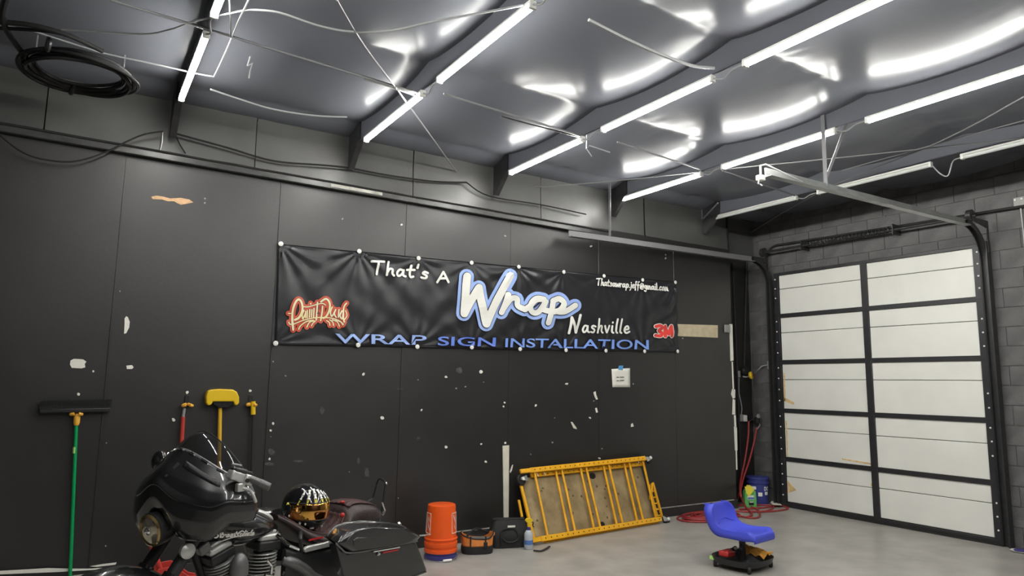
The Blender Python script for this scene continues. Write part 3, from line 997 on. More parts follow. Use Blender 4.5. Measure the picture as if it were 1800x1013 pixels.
for nm, add, mm, dd in (('logo_halo', 3.4, 'b_red', .003), ('logo_edge', 1.1, 'b_brick', .0045), ('logo_script', 0, 'b_gold', .006)):
    mb = MB()
    for w_, s in LOGO:
        stroke_strip(mb, [LG(*p) for p in s], w_ * .42 + add, px_fn(dd), k=5, capn=3)
    mb.build(nm, mm, banner, smooth=False)
mb = MB()
for s in ([(905, 320), (895, 400)], [(940, 320), (935, 400)], [(900, 440), (880, 500), (930, 470), (910, 540)]):
    stroke_strip(mb, [LG(*p) for p in s], .6, px_fn(.0072), k=3, capn=2)
mb.build('logo_small_word', 'b_dark', banner, smooth=False)

# ================================================================ WALL MARKS, NOTES, TOOLS
def wall_patch(name, pts, m, parent=wall_back, t=.0012, Y=D):
    P = [onY(x, y, Y) for x, y in pts]
    return MB().prism([(p.x, p.z) for p in P], lambda x, z, d: (x, Y - d, z), -.001, t).build(name, m, parent, smooth=False)


def blob(cx, cy, rx, ry, seed=0, n=9, tilt=0):
    out = []
    for k in range(n):
        a = 2 * PI * k / n
        r = .75 + .5 * hash2(k, seed, 4)
        x, y = rx * r * math.cos(a), ry * r * math.sin(a)
        out.append((cx + x * math.cos(tilt) - y * math.sin(tilt), cy + x * math.sin(tilt) + y * math.cos(tilt)))
    return out


wall_patch('torn_patch', [(266, 346), (275, 344), (288, 346), (299, 349), (318, 348), (333, 351), (340, 356), (330, 358), (318, 360), (311, 357), (306, 354), (295, 354), (285, 351), (268, 350)], 'chip_tan')
wall_patch('torn_patch', [(222, 556), (225, 558), (228, 566), (227, 576), (222, 586), (218, 587), (219, 570), (219, 560)], 'chip')
wall_patch('torn_patch', [(124, 634), (130, 631), (146, 632), (152, 636), (149, 640), (150, 646), (143, 648), (126, 647), (123, 641)], 'chip')
wall_patch('torn_patch', [(222, 643), (232, 642), (235, 646), (232, 649), (223, 649)], 'chip')
spots = [(164, 653, 2), (138, 693, 3), (329, 690, 2.6), (329, 701, 2.2), (440, 687, 2.4), (440, 698, 2.2), (305, 738, 3), (360, 349, 1.6), (360, 357, 1.6), (602, 385, 1.8),
         (706, 395, 2.2), (888, 415, 1.8), (1039, 433, 2), (1170, 448, 1.6), (1170, 454, 1.6), (639, 658, 2.6), (784, 663, 2.4), (846, 654, 3.2), (818, 680, 1.8), (802, 683, 1.4),
         (672, 735, 2.8), (741, 721, 2.2), (784, 786, 2.6), (846, 781, 2), (854, 812, 2), (887, 708, 2), (885, 715, 2), (888, 779, 2.6), (942, 713, 2), (996, 675, 2.2), (1037, 735, 2),
         (1044, 705, 1.4), (1058, 789, 1.6), (971, 778, 1.6), (476, 757, 2), (480, 745, 2.2), (476, 768, 1.2), (474, 807, 2), (186, 960, 1.6), (211, 512, 1.4), (1054, 806, 2.4), (187, 779, 1.3),
         (502, 661, 1.3), (480, 636, 1.6), (1200, 595, 1.5), (933, 799, 1.3), (700, 876, 1.2), (735, 668, 1.2), (1113, 675, 1.5), (975, 735, 1.2), (850, 672, 1), (614, 830, 1.2)]
for i, (x, y, r) in enumerate(spots):
    wall_patch('paint_chip', blob(x, y, r * (.85 + .5 * hash2(i, 91)), r * (.7 + .4 * hash2(i, 92)), i, 7, hash2(i, 93) * 3), 'chip' if r > 1.9 else 'dust')
for i, (x, y, r, q) in enumerate([(566, 722, 4, 6), (808, 651, 6, 5), (645, 831, 4, 9), (630, 811, 3, 5), (703, 684, 6, 2), (525, 811, 9, 2), (474, 816, 8, 3), (477, 795, 6, 6), (703, 726, 3, 3), (735, 771, 3, 3)]):
    wall_patch('scuff_mark', blob(x, y, r, q, i + 50, 9), 'chip_grey', t=.0006)
wall_patch('torn_patch', [(1043, 690), (1047, 688), (1048, 694), (1051, 702), (1048, 703), (1045, 697)], 'chip')
wall_patch('torn_patch', [(1046, 718), (1049, 717), (1051, 725), (1048, 726)], 'chip')
wall_patch('torn_patch', [(1003, 742), (1006, 742), (1013, 752), (1014, 755), (1008, 753)], 'cream')
wall_patch('torn_patch', [(1109, 746), (1112, 744), (1114, 750), (1109, 751)], 'chip')
wall_patch('torn_patch', [(900, 818), (902, 817), (900, 827), (897, 832), (896, 829)], 'chip')
# bare strip by the floor at left and along the end of the panels
wall_patch('bare_strip', [(-20, 1007), (0, 1004), (85, 999), (120, 1000), (160, 1000), (187, 998), (185, 1001), (100, 1006), (0, 1010), (-20, 1011)], 'chip', Y=D - .021)
wall_patch('bare_strip', [(158, 996), (180, 992), (205, 989), (203, 993), (170, 997)], 'chip')
for P in ([(1282, 570), (1287, 570), (1289, 634), (1284, 635)], [(1286, 636), (1288, 636), (1290, 686), (1288, 686)], [(1287, 684), (1292, 685), (1292, 700), (1288, 701), (1285, 693)], [(1288, 702), (1292, 703), (1292, 729), (1287, 729)],
          [(1290, 730), (1293, 730), (1294, 752), (1291, 752)], [(1290, 750), (1295, 752), (1296, 792), (1292, 792)], [(1293, 792), (1295, 792), (1296, 826), (1294, 826)]):
    wall_patch('bare_edge', P, 'chip', t=.004)

o = tag(wall_patch('tan_board', [(1188, 570), (1261, 572), (1261, 594), (1188, 591)], 'tan', None, t=.008), 'short tan board fixed to the black wall right of the banner', 'board')
o = tag(wall_patch('white_batten', [(883, 784), (894, 783), (893, 912), (885, 912)], 'cream', None, t=.012), 'narrow cream batten standing against the wall behind the black bag', 'batten')
note = thing('paper_notice', 'small white paper notice taped to wall with blue tape', 'notice', onY(1090, 682, D))
MB().grid(lambda u, v: (lambda p: (p.x, D - .004 - .006 * (1 - v) * abs(u - .5), p.z))(onY(1076 + 31 * u - 1.5 * (1 - u) * v, 681 - 32 * v - 1.5 * u * v, D)), 6, 6).build('sheet', 'paper', note, solid=.0008)
wall_patch('tape', [(1086, 650), (1094, 651), (1095, 643), (1088, 643)], 'tape_blue', note, t=.007)
for a, b, y in ((1083, 1087, 663.5), (1089, 1096, 663.3), (1083, 1087, 669.5), (1089, 1096, 669)):
    wall_patch('scribble', [(a, y - .7), (b, y - .9), (b, y + .7), (a, y + .7)], 'ink', note, t=.009)


# hanging tools: all hang on small double hooks in the wall
def clip(px, py, label, Y=D):
    c = thing('tool_clip', label, 'hook', onY(px, py, D), 'tool clips on the black wall')
    p = onY(px, py, D)
    MB().box((p.x, D - .004, p.z + .03), (.035, .008, .10)).build('plate', 'black_plastic', c, bevel=.003)
    for s in (-1, 1):
        MB().tube(catmull([p + Vector((s * .008, -.008, .01)), p + Vector((s * .028, -.03, .004)), p + Vector((s * .034, -.06, 0)), p + Vector((s * .014, -.07, .004))], 4), [.012] * 13, 8).build('finger', 'orange_clip', c)
    return c


clip(134, 728, 'amber two-fingered wall clip holding the green-handled broom')
clip(328, 713, 'amber two-fingered wall clip above the red handle')
clip(440, 712, 'amber two-fingered wall clip holding the black pole')

YT = D - .045
br = thing('push_broom', 'push broom with green handle and wide black bristle head, hung head up', 'broom', onY(124, 1012, YT))
a, b = onY(134.5, 735, YT), onY(122, 1040, YT)
bo = Vector((b.x, YT, b.z))
MB().tube([a, bo], .0125, 10).build('handle', 'green', br)
MB().tube([onY(131.5, 786, YT), onY(130.8, 797, YT)], .0128, 10).build('sticker', 'lime', br)
MB().lathe([(.016, 0), (.022, .02), (.022, .06), (.014, .085)], onY(134, 748, YT), (0, 0, 1), 12).build('socket', 'orange_clip', br)
l, r_ = onY(70, 716, YT), onY(195, 714, YT)
MB().bar(l + Vector((0, 0, -.028)), r_ + Vector((0, 0, -.028)), .05, .03).build('head_block', 'black_plastic', br, bevel=.006)
mb = MB()
for i in range(62):
    for j in range(3):
        p = l.lerp(r_, (i + .5) / 62) + Vector((0, (j - 1) * .014, -.012))
        mb.add([p + Vector((-.0055, 0, 0)), p + Vector((.0055, 0, 0)), p + Vector((.006 + .004 * (hash2(i, j) - .5), .004, .056 + .008 * hash2(j, i))), p + Vector((-.006, -.004, .056 + .008 * hash2(i, j, 2)))], [(0, 1, 2, 3)])
mb.build('bristles', 'bristle', br)['kind'] = 'stuff'

rh = thing('red_pole', 'red-handled pole with grey tip hanging from amber clip behind the windscreen', 'pole', onY(313, 900, YT))
MB().tube([onY(324, 718, YT), onY(322, 733, YT)], .012, 10).build('tip', 'grey_plastic', rh)
MB().tube([onY(322, 733, YT), onY(315, 850, YT)], .016, 10).build('handle', 'red_handle', rh)

sb = thing('snow_brush', 'yellow-headed brush with yellow handle hanging on the black wall', 'brush', onY(386, 900, YT))
P = [(361, 708), (361, 697), (364, 688), (371, 685), (388, 684), (408, 685), (415, 689), (419, 698), (419, 708), (415, 713), (411, 712), (409, 706), (373, 706), (370, 712), (364, 713)]
W_ = [onY(x, y, YT) for x, y in P]
MB().prism([(w.x, w.z) for w in W_], lambda x, z, d: (x, YT + d, z), -.04, .045).build('head', 'yellow', sb, bevel=.012, bseg=3)
W_ = [onY(x, y, YT) for x, y in ((373, 704), (410, 704), (408, 712), (400, 717), (384, 717), (375, 712))]
MB().prism([(w.x, w.z) for w in W_], lambda x, z, d: (x, YT + d, z), -.03, .025).build('bristles', 'bristle', sb, bevel=.006)
MB().tube([onY(387, 715, YT), onY(382, 980, YT)], .0155, 10).build('handle', 'yellow_wood', sb)

bp_ = thing('black_pole', 'thin black pole with yellow collar hanging beside the yellow brush', 'pole', onY(444, 900, YT))
MB().tube([onY(445, 727, YT), onY(442, 838, YT), onY(439, 850, YT)], .010, 8).build('shaft', 'black_rubber', bp_)
MB().tube([onY(445, 706, YT), onY(445, 729, YT)], .020, 10).build('collar', 'yellow', bp_)
# ================================================================ FLOOR ITEMS BY THE WALL
def away(p, d):
    """push a floor point d metres further from the camera"""
    q = Vector((p.x, p.y, 0)).normalized()
    return Vector((p.x, p.y, p.z)) + q * d


# --- stack of upturned buckets
bc = away(onZ(774, 988), .15)
def upturned(z0, zt, m, name, label, r_lip=.146, r_top=.122, squares=False, lipz=None, grp='stacked upturned buckets'):
    b = thing(name, label, 'bucket', (bc.x, bc.y, z0), grp)
    prof = [(r_lip - .01, z0), (r_lip, z0 + .004), (r_lip, z0 + .03), (r_lip - .008, z0 + .034), (r_lip - .008, z0 + .05), (r_lip, z0 + .054), (r_lip, z0 + .062), (r_lip - .012, z0 + .068), (r_top + .003, zt - .02), (r_top, zt - .004), (r_top - .008, zt)]
    MB().lathe(prof, (bc.x, bc.y, 0), n=40).build('body', m, b, angle=30)
    return b


upturned(.0, .37, 'indigo', 'blue_bucket', 'dark blue bucket at the bottom of the upturned stack')
b1 = upturned(.055, .40, 'orange', 'orange_bucket', 'lower orange bucket, only its rim showing above the blue one', r_lip=.1475)
b2 = upturned(.115, .465, 'orange', 'orange_bucket', 'topmost upturned orange bucket with white square print', r_lip=.149, r_top=.123)
# white printed squares on both visible flanks
def on_bucket(ang, z, r0=.149 - .012, z0=.115 + .068, r1=.126, z1=.445, d=.0015):
    t = (z - z0) / (z1 - z0)
    r = r0 + (r1 - r0) * t + d
    return Vector((bc.x + r * math.cos(ang), bc.y + r * math.sin(ang), z))


fa = math.atan2(-bc.y, -bc.x)
for sgn in (-1, 1):
    c0 = fa + sgn * 1.18
    mb = MB()
    for (a0, z0, a1, z1) in ((-.38, .225, .38, .225), (.38, .225, .38, .395), (.38, .395, -.38, .395), (-.38, .395, -.38, .225)):
        mb.tube([on_bucket(c0 + a0 + (a1 - a0) * k / 6, z0 + (z1 - z0) * k / 6, d=.0005) for k in range(7)], .0028, 4)
    mb.build('print_frame', 'b_white', b2)
    mb = MB()
    for k, (txt_a, txt_z) in enumerate(((-.22, .36), (-.08, .33), (.06, .30), (.2, .27), (-.1, .27), (.12, .345))):
        for q in range(3):
            a_, z_ = c0 + txt_a + .05 * q, txt_z - .012 * q
            mb.add([on_bucket(a_ - .03, z_), on_bucket(a_ + .02, z_ + .006), on_bucket(a_ + .03, z_ + .028), on_bucket(a_ - .02, z_ + .022)], [(0, 1, 2, 3)])
    mb.build('print_marks', 'b_white', b2)
# wire bail with white grip
q0 = on_bucket(fa + 1.2, .1, d=.01)
mb = MB().tube(catmull([Vector((bc.x, bc.y, .05)) + Vector((math.cos(fa + a), math.sin(fa + a), 0)) * (.155 + .03 * math.cos(a)) + Vector((0, 0, -.045 * math.cos(a) * .9)) for a in (-1.45, -1.0, -.5, 0, .5, 1.0, 1.45)], 4), .0028, 6)
bl = thing('bucket_bail', 'wire bucket handle with white grip drooping at the foot of the stack', 'handle', (bc.x, bc.y, 0))
mb.build('wire', 'wire', bl)
g0 = Vector((bc.x, bc.y, .016)) + Vector((math.cos(fa + .12), math.sin(fa + .12), 0)) * .19
g1 = Vector((bc.x, bc.y, .016)) + Vector((math.cos(fa + .55), math.sin(fa + .55), 0)) * .185
MB().tube([g0, g1], .011, 8).build('grip', 'white_plastic', bl)

# --- orange and black open tool bag
tb = away(onZ(838, 976), .11)
dx, dy = Vector((.93, -.36, 0)), Vector((.36, .93, 0))
bag = thing('tool_bag', 'small open-topped tool bag, orange sides and black base', 'bag', (tb.x, tb.y, 0))
def bagring(a, z, rx, ry):
    p = 3.0
    c, s = math.cos(a), math.sin(a)
    return tb + dx * (rx * abs(c) ** (2 / p) * (1 if c >= 0 else -1)) + dy * (ry * abs(s) ** (2 / p) * (1 if s >= 0 else -1)) + Vector((0, 0, z))


MB().grid(lambda u, v: bagring(2 * PI * u, .001 + .072 * v, .142 + .006 * math.sin(PI * v), .108), 40, 5, True).add([bagring(2 * PI * k / 40, .003, .13, .1) for k in range(40)], [tuple(range(40))]).build('base', 'bag_black', bag)
def toph(a):
    return .155 + .025 * math.cos(2 * a) + .008 * math.sin(3 * a + 1)


MB().grid(lambda u, v: bagring(2 * PI * u, .07 + (toph(2 * PI * u) - .07) * v, .141 + .008 * v + .004 * math.sin(9 * 2 * PI * u) * v, .107 - .008 * v), 48, 6, True).build('side', 'bag_orange', bag, solid=.006)
MB().tube([bagring(2 * PI * k / 48, toph(2 * PI * k / 48), .150, .10) for k in range(48)], .0065, 6, closed=True).build('binding', 'bag_black', bag)
MB().grid(lambda u, v: bagring(2 * PI * u, .10 + .02 * v, .13 * v + .001, .09 * v + .001), 24, 4, True).build('lining', 'bag_grey', bag)
for a in (4.35, 5.0):
    MB().tube([bagring(a, .06 + .1 * k / 6, .149, .110) for k in range(7)], .008, 6, flat=.5).build('strap', 'bag_black', bag)
MB().box(bagring(5.0, .085, .150, .112), (.035, .02, .05), Matrix.Rotation(-.37, 3, 'Z')).build('pocket', 'bag_black', bag, bevel=.005)
MB().tube(catmull([bagring(3.9, .15, .14, .09), tb + Vector((-.02, 0, .21)), bagring(.9, .16, .14, .09)], 6), .010, 8).build('handle', 'bag_black', bag)

# --- black tool bag
kb = away(onZ(893, 965), .12)
kx, ky = Vector((.95, -.31, 0)), Vector((.31, .95, 0))
kbag = thing('tool_bag', 'larger black zip tool bag with white label tag, against the wall', 'bag', (kb.x, kb.y, 0))
def kpt(x, y, z):
    return kb + kx * x + ky * y + Vector((0, 0, z))


def kfn(u, v):
    a = 2 * PI * u
    c, s = math.cos(a), math.sin(a)
    p = 5.0
    z = .005 + .25 * v
    e = 1 - .12 * max(0, v - .6) / .4 + .02 * math.sin(PI * v)
    dep = .105 * (1 - .55 * max(0, v - .45) / .55)
    return kpt(.175 * e * abs(c) ** (2 / p) * (1 if c >= 0 else -1) - .0 * v, dep * abs(s) ** (2 / p) * (1 if s >= 0 else -1), z + .006 * math.sin(a * 3 + 1) * v)


MB().grid(kfn, 48, 12, True).add([kfn(k / 48, 1) for k in range(48)], [tuple(range(48))]).add([kfn(k / 48, 0) for k in range(48)], [tuple(range(48))]).build('body', 'bag_black', kbag)
MB().tube(catmull([kpt(-.09, -.108, .03), kpt(-.10, -.112, .12), kpt(-.08, -.10, .17), kpt(.02, -.085, .175), kpt(.06, -.10, .15), kpt(.07, -.112, .09), kpt(.03, -.115, .06), kpt(-.04, -.115, .06), kpt(-.09, -.112, .10)], 5), .009, 6).build('handle_loop', 'black_rubber', kbag)
MB().tube([kpt(x, -.045, .256) for x in (-.15, -.05, .05, .15)], .006, 6).build('zip', 'black_rubber', kbag)
MB().box(kpt(.01, -.082, .195), (.075, .004, .018), Matrix.Rotation(-.32, 3, 'Z')).build('label_tag', 'b_white', kbag)
MB().box(kpt(-.165, -.09, .135), (.02, .012, .03)).build('pull_tab', 'bag_orange', kbag, bevel=.003)

# --- spray bottle
sp_ = away(onZ(929, 967), .035)
sbt = thing('spray_bottle', 'clear spray bottle with blue label and yellow trigger head', 'bottle', (sp_.x, sp_.y, 0))
MB().lathe([(.036, .001), (.041, .006), (.042, .13), (.040, .145), (.026, .168), (.014, .176)], (sp_.x, sp_.y, 0), n=24).build('bottle', 'clear', sbt)
MB().lathe([(.0435, .045), (.0435, .085)], (sp_.x, sp_.y, 0), n=24).build('label', 'label_blue', sbt)
MB().lathe([(.0432, .02), (.0432, .045)], (sp_.x, sp_.y, 0), n=24).build('label_foot', 'clear', sbt)
MB().lathe([(.016, .17), (.019, .175), (.018, .198), (.012, .203)], (sp_.x, sp_.y, 0), n=16).build('collar', 'indigo', sbt)
MB().prism([(-.012, .20), (.012, .20), (.014, .24), (.034, .252), (.036, .272), (.01, .285), (-.02, .282), (-.036, .262), (-.030, .248), (-.014, .238)], lambda x, z, d: sp_ + Vector((x * .9, d - x * .4, z)), -.012, .012).build('trigger_head', 'yellow', sbt, bevel=.004)
MB().tube(catmull([sp_ + Vector((.024, -.01, .25)), sp_ + Vector((.04, -.018, .238)), sp_ + Vector((.034, -.016, .215)), sp_ + Vector((.046, -.02, .20))], 4), .005, 6).build('trigger', 'black_plastic', sbt)
st_ = tag(MB().tube(catmull([onZ(x, y, .012) for x, y in ((938, 968), (950, 969), (958, 966), (966, 961))], 4), .012, 6, flat=.6).build('black_strap', 'bag_black'), 'short black strap lying on the floor between spray bottle and scaffold', 'strap')

# ================================================================ YELLOW SCAFFOLD
YW = D - .10
cBL, cBR = onZ(942, 951, .035), onZ(1160, 914, .035)
cTL, cTR = onY(914, 831, YW), onY(1131, 808, YW)
scf = thing('folding_scaffold', 'yellow steel folding scaffold with plywood deck leaning on its side against wall', 'scaffold', (cBL.x, cBL.y, 0))
nrm = (cBR - cBL).cross(cTL - cBL).normalized()
if nrm.y > 0:
    nrm = -nrm
def S(u, v, d=0.0):
    return cBL.lerp(cBR, u).lerp(cTL.lerp(cTR, u), v) + nrm * d


def srail(u0, v0, u1, v1, w, h, d, name, m='scaf'):
    a, b = S(u0, v0, d), S(u1, v1, d)
    return MB().bar(a, b, h, w, nrm.cross(b - a)).build(name, m, scf, bevel=.004)


srail(.02, .0, .99, .0, .052, .03, .03, 'rail')
srail(-.06, .0, .03, .005, .045, .026, .024, 'rail_stub')
srail(.06, -.06, .985, -.06, .045, .03, -.02, 'rail')
srail(.06, 1.0, 1.0, 1.0, .052, .03, .03, 'rail')
srail(-.01, 1.0, .08, 1.0, .044, .026, .03, 'rail_stub')
srail(.08, .945, 1.0, .935, .042, .028, -.02, 'rail')
# locking holes
hole0 = None
for v, d, u0, u1, n in ((.0, .0465, .05, .97, 24), (1.0, .0465, .09, .97, 24), (-.06, -.003, .1, .96, 22), (.942, -.004, .12, .96, 22)):
    for i in range(n):
        p = S(u0 + (u1 - u0) * i / (n - 1), v, d)
        if hole0 is None:
            hole0 = MB().lathe([(.007, -.001), (.007, .0008)], p, nrm, 8).build('pin_hole', 'scaf_hole', scf)
            base_p = p
        else:
            linked('pin_hole', hole0, scf, p - base_p)
# deck panel
MB().grid(lambda u, v: S(.0 + .985 * u + .03 * v * (1 - u), .02 + .91 * v, -.052), 14, 14).build('plywood_deck', 'ply', scf, solid=.016)
for (u, v, ru, rv) in ((.555, .845, .027, .05), (.528, .085, .022, .045)):
    mb = MB().prism([(u + ru * math.cos(2 * PI * k / 16), v + rv * math.sin(2 * PI * k / 16)) for k in range(16)], lambda a, b, d: S(a, b, d), -.0445, -.0415)
    mb.build('hand_hole', 'bristle', scf)
for i in range(20):
    u, v = .06 + .88 * hash2(i, 3), .08 + .8 * hash2(i, 8)
    mb = MB().prism([(u + .007 * (.6 + hash2(i, k)) * math.cos(2 * PI * k / 7), v + .018 * (.5 + hash2(k, i)) * math.sin(2 * PI * k / 7)) for k in range(7)], lambda a, b, d: S(a, b, d), -.0445, -.0425)
    mb.build('deck_stain', 'knot', scf)
# rungs in pairs
TOPX = [208, 415, 470, 662, 715, 903, 955, 1130, 1180, 1345]
BOTX = [342, 543, 602, 797, 855, 1037, 1095, 1265, 1325, 1485]
for i, (a, b) in enumerate(zip(TOPX, BOTX)):
    ut, ub = (a - 85) / 1275, (b - 240) / 1290
    p0, p1 = S(ub, .02, .015 if i % 2 == 0 else .005), S(ut, .98, .015 if i % 2 == 0 else .005)
    MB().tube([p0, p1], .0135, 10).build('rung', 'scaf', scf)
srail(.002, .0, .0, .90, .03, .025, -.03, 'end_rail')
srail(-.035, .35, -.03, .62, .022, .02, -.05, 'end_rail')
# folded brace at the right end
for (u0, v0, u1, v1, d) in ((1.045, .03, 1.045, .62, -.03), (1.015, .06, 1.015, .60, -.05), (.99, .40, 1.03, .60, -.02), (.985, .35, 1.015, .5, -.04)):
    srail(u0, v0, u1, v1, .026, .022, d, 'brace')
for k in range(5):
    srail(1.0, .08 + .1 * k, 1.04, .08 + .1 * k, .014, .014, -.04, 'brace_rung')
for (u, v) in ((.105, .93), (.16, .93), (.93, .965)):
    MB().tube([S(u, v + .02, .03), S(u, v - .035, .04)], .003, 5).build('pin', 'white_plastic', scf)


def caster(u, v, dirv, d):
    c = S(u, v, d)
    ax = nrm
    w = MB().lathe([(.02, -.016), (.052, -.016), (.058, -.010), (.058, .010), (.052, .016), (.02, .016)], c + dirv * .05, (0.25, -.9, .3), 20).build('caster_wheel', 'black_rubber', scf)
    MB().prism([(-.02, -.03), (.05, -.012), (.075, .0), (.06, .02), (-.02, .03)], lambda x, y, z: c + dirv * x + dirv.cross(ax) * y + ax * (.026 + z), -.002, .004).build('caster_fork', 'galv', scf)
    MB().lathe([(.012, 0), (.018, .006), (.018, .016)], c + dirv * .05 + ax * .03, ax, 10).build('caster_hub', 'white_plastic', scf)


ud = (cBR - cBL).normalized()
vd = (cTL - cBL).normalized()
caster(1.015, -.01, (ud * .95 - vd * .2).normalized(), .02)
caster(1.02, .99, (ud * .9 + vd * .15).normalized(), .0)
caster(.03, .90, (-ud * .95 - vd * .1).normalized(), -.02)

# ================================================================ CORNER: HOSE, BUCKET, JUG, FITTINGS
hs = thing('air_hose', 'long red air hose coiled on the floor and rising to the wall fittings', 'hose', onZ(1245, 905))
hc = Vector((onZ(1240, 911).x, 5.87, 0))
rr = .30
loops = [(-.01, .02, .40, .34, .0), (.03, .03, .36, .30, .6), (.0, .05, .31, .27, 1.2), (.06, .03, .26, .24, 2.0), (.05, .05, .22, .21, 2.6), (.04, .04, .18, .17, 3.3), (.12, .06, .42, .30, 4.0), (.05, .03, .145, .14, .8)]
for i, (ox, oy, ra, rb, ph) in enumerate(loops):
    pts = []
    for k in range(40):
        a = 2 * PI * k / 40
        pts.append(hc + Vector((ox + ra * math.cos(a), .01 + (oy + rb * math.sin(a)) * .74, .011 + .011 * (i % 3) + .006 * math.sin(2 * a + ph))))
    MB().tube(pts, .0105, 8, closed=True).build('loop', 'hose', hs)
# strands lying to the right of the coil, past the bucket
for pts in ([(1290, 905), (1320, 911), (1335, 908), (1330, 895), (1305, 888), (1280, 890)], [(1280, 898), (1320, 900), (1360, 899), (1385, 895)], [(1300, 896), (1340, 893), (1370, 889), (1386, 893)],
            [(1270, 893), (1290, 890), (1330, 888), (1360, 890), (1345, 899), (1310, 899)]):
    MB().tube(catmull([onZ(x, y, .012) for x, y in pts], 6), .0105, 8).build('strand', 'hose', hs)
YR = DR - .12
w1 = [onY(1316, 741, YR), onY(1315, 770, YR - .03), onY(1309, 810, YR - .05), onY(1302, 845, YR - .10), onZ(1302, 870, .20), onZ(1310, 890, .05), onZ(1322, 905, .014), onZ(1310, 910, .012)]
w2 = [onY(1330, 752, YR), onY(1326, 775, YR - .03), onY(1317, 810, YR - .06), onY(1307, 840, YR - .10), onZ(1300, 868, .18), onZ(1293, 882, .02), onZ(1285, 888, .012)]
for w in (w1, w2):
    MB().tube(catmull(w, 7), .012, 8).build('riser', 'hose', hs)

bx = away(onZ(1333, 888), .10)
nb = thing('blue_bucket', 'upright navy bucket with white stickers standing in the corner by the garage door', 'bucket', (bx.x, bx.y, 0))
MB().lathe([(.125, .001), (.130, .006), (.138, .27), (.148, .275), (.148, .285), (.141, .29), (.142, .325), (.15, .33), (.15, .35), (.145, .356), (.05, .358)], (bx.x, bx.y, 0), n=40).build('body', 'navy', nb, angle=30)
fa2 = math.atan2(-bx.y, -bx.x)
def on_b2(a, z):
    r = .130 + (.138 - .130) * z / .27 + .001
    return Vector((bx.x + r * math.cos(fa2 + a), bx.y + r * math.sin(fa2 + a), z))


for (a0, a1, z0, z1) in ((-.75, -.15, .20, .24), (.02, .42, .115, .165), (.70, 1.12, .132, .172)):
    MB().grid(lambda u, v: on_b2(-(a0 + (a1 - a0) * u) * -1, z0 + (z1 - z0) * v), 6, 2).build('sticker', 'b_white', nb)
for txt, a0, a1, z0, z1 in (('DO', .62, 1.2, .185, .24),):
    vs, fs = font_mesh(txt, .03)
    b = (min(v[0] for v in vs), max(v[0] for v in vs), min(v[1] for v in vs), max(v[1] for v in vs))
    MB().add([on_b2(a0 + (a1 - a0) * (v[0] - b[0]) / (b[1] - b[0]), z0 + (z1 - z0) * (v[1] - b[2]) / (b[3] - b[2])) for v in vs], fs).build('lettering', 'b_white', nb, smooth=False)

jg = away(onZ(1318, 893), .06)
j_ = thing('green_jug', 'bright green jug with yellow top label in front of the blue bucket', 'jug', (jg.x, jg.y, 0))
jx, jy = Vector((.86, -.5, 0)), Vector((.5, .86, 0))
JP = [(-.078, .0), (.078, .0), (.08, .10), (.072, .20), (.03, .235), (.02, .245), (-.03, .245), (-.05, .225), (-.075, .19)]
MB().prism(JP, lambda x, z, d: jg + jx * x + jy * d + Vector((0, 0, z + .001)), -.05, .05).build('body', 'jug', j_, bevel=.014, bseg=3)
MB().lathe([(.025, .24), (.027, .245), (.027, .272), (.022, .276)], jg + jx * -.01, n=14).build('cap', 'jug_yellow', j_)
MB().prism([(-.082, .265), (.01, .27), (.045, .225), (.0, .17), (-.035, .145), (-.06, .18)], lambda x, z, d: jg + jx * x + jy * d + Vector((0, 0, z)), -.060, -.0515).build('flap', 'jug_yellow', j_)
MB().prism([(-.045, .10), (.04, .10), (.04, .155), (-.045, .155)], lambda x, z, d: jg + jx * x + jy * d + Vector((0, 0, z)), -.053, -.0505).build('label', 'b_white', j_)
MB().prism([(-.04, .105), (.04, .105), (.04, .13), (-.04, .13)], lambda x, z, d: jg + jx * x + jy * d + Vector((0, 0, z)), -.0545, -.053).build('label_band', 'label_blue', j_)
MB().prism([(-.03, .03), (.035, .03), (.035, .075), (-.03, .075)], lambda x, z, d: jg + jx * x + jy * d + Vector((0, 0, z)), -.0535, -.0505).build('badge', 'black_plastic', j_)
MB().prism([(-.02, .064), (.03, .066), (.03, .075), (-.02, .073)], lambda x, z, d: jg + jx * x + jy * d + Vector((0, 0, z)), -.0548, -.0534).build('badge_stripe', 'b_white', j_)

# crumbs of torn insulation by the door corner
tag(MB().prism([(1354, 884), (1358, 878), (1362, 884), (1372, 886), (1375, 889), (1358, 888)], lambda x, y, d: onZ(x, y, .004 + d * 10), .0, .003).build('torn_paper', 'cream'), 'scrap of torn cream paper on the floor beside the navy bucket', 'scrap')

# wall fittings in the recess
YQ = DR - .012
def pbox(name, x0, y0, x1, y1, m, parent, Y=YQ, t=.03):
    a, b = onY(x0, y0, Y), onY(x1, y1, Y)
    return MB().box(((a.x + b.x) / 2, Y - t / 2 + .012, (a.z + b.z) / 2), (abs(b.x - a.x), t, abs(a.z - b.z))).build(name, m, parent, bevel=.004)


ob = thing('outlet_box', 'grey outlet box with plug and white cord on the recess wall', 'outlet', onY(1304, 735, YQ))
pbox('cover', 1300, 729, 1306, 741, 'grey_plastic', ob)
pbox('plug', 1305, 730, 1310, 741, 'white_plastic', ob, t=.05)
MB().tube(catmull([onY(x, y, YQ - .02) for x, y in ((1303, 729), (1304, 718), (1302, 705), (1299, 690), (1299, 665))], 5), .007, 6).build('cord', 'cable_white', ob)
ob = thing('switch_box', 'small grey switch box at the top of the white cord in the recess', 'switch', onY(1298, 657, YQ))
pbox('cover', 1296, 652, 1300, 664, 'grey_plastic', ob)
rl = thing('hose_light', 'yellow round-faced work lamp on black wall bracket', 'lamp', onY(1321, 660, YQ))
p = onY(1308, 653, YQ)
MB().lathe([(.06, 0), (.065, .02), (.05, .05), (.02, .06)], p, (0, -1, 0), 18).build('bracket', 'black_plastic', rl)
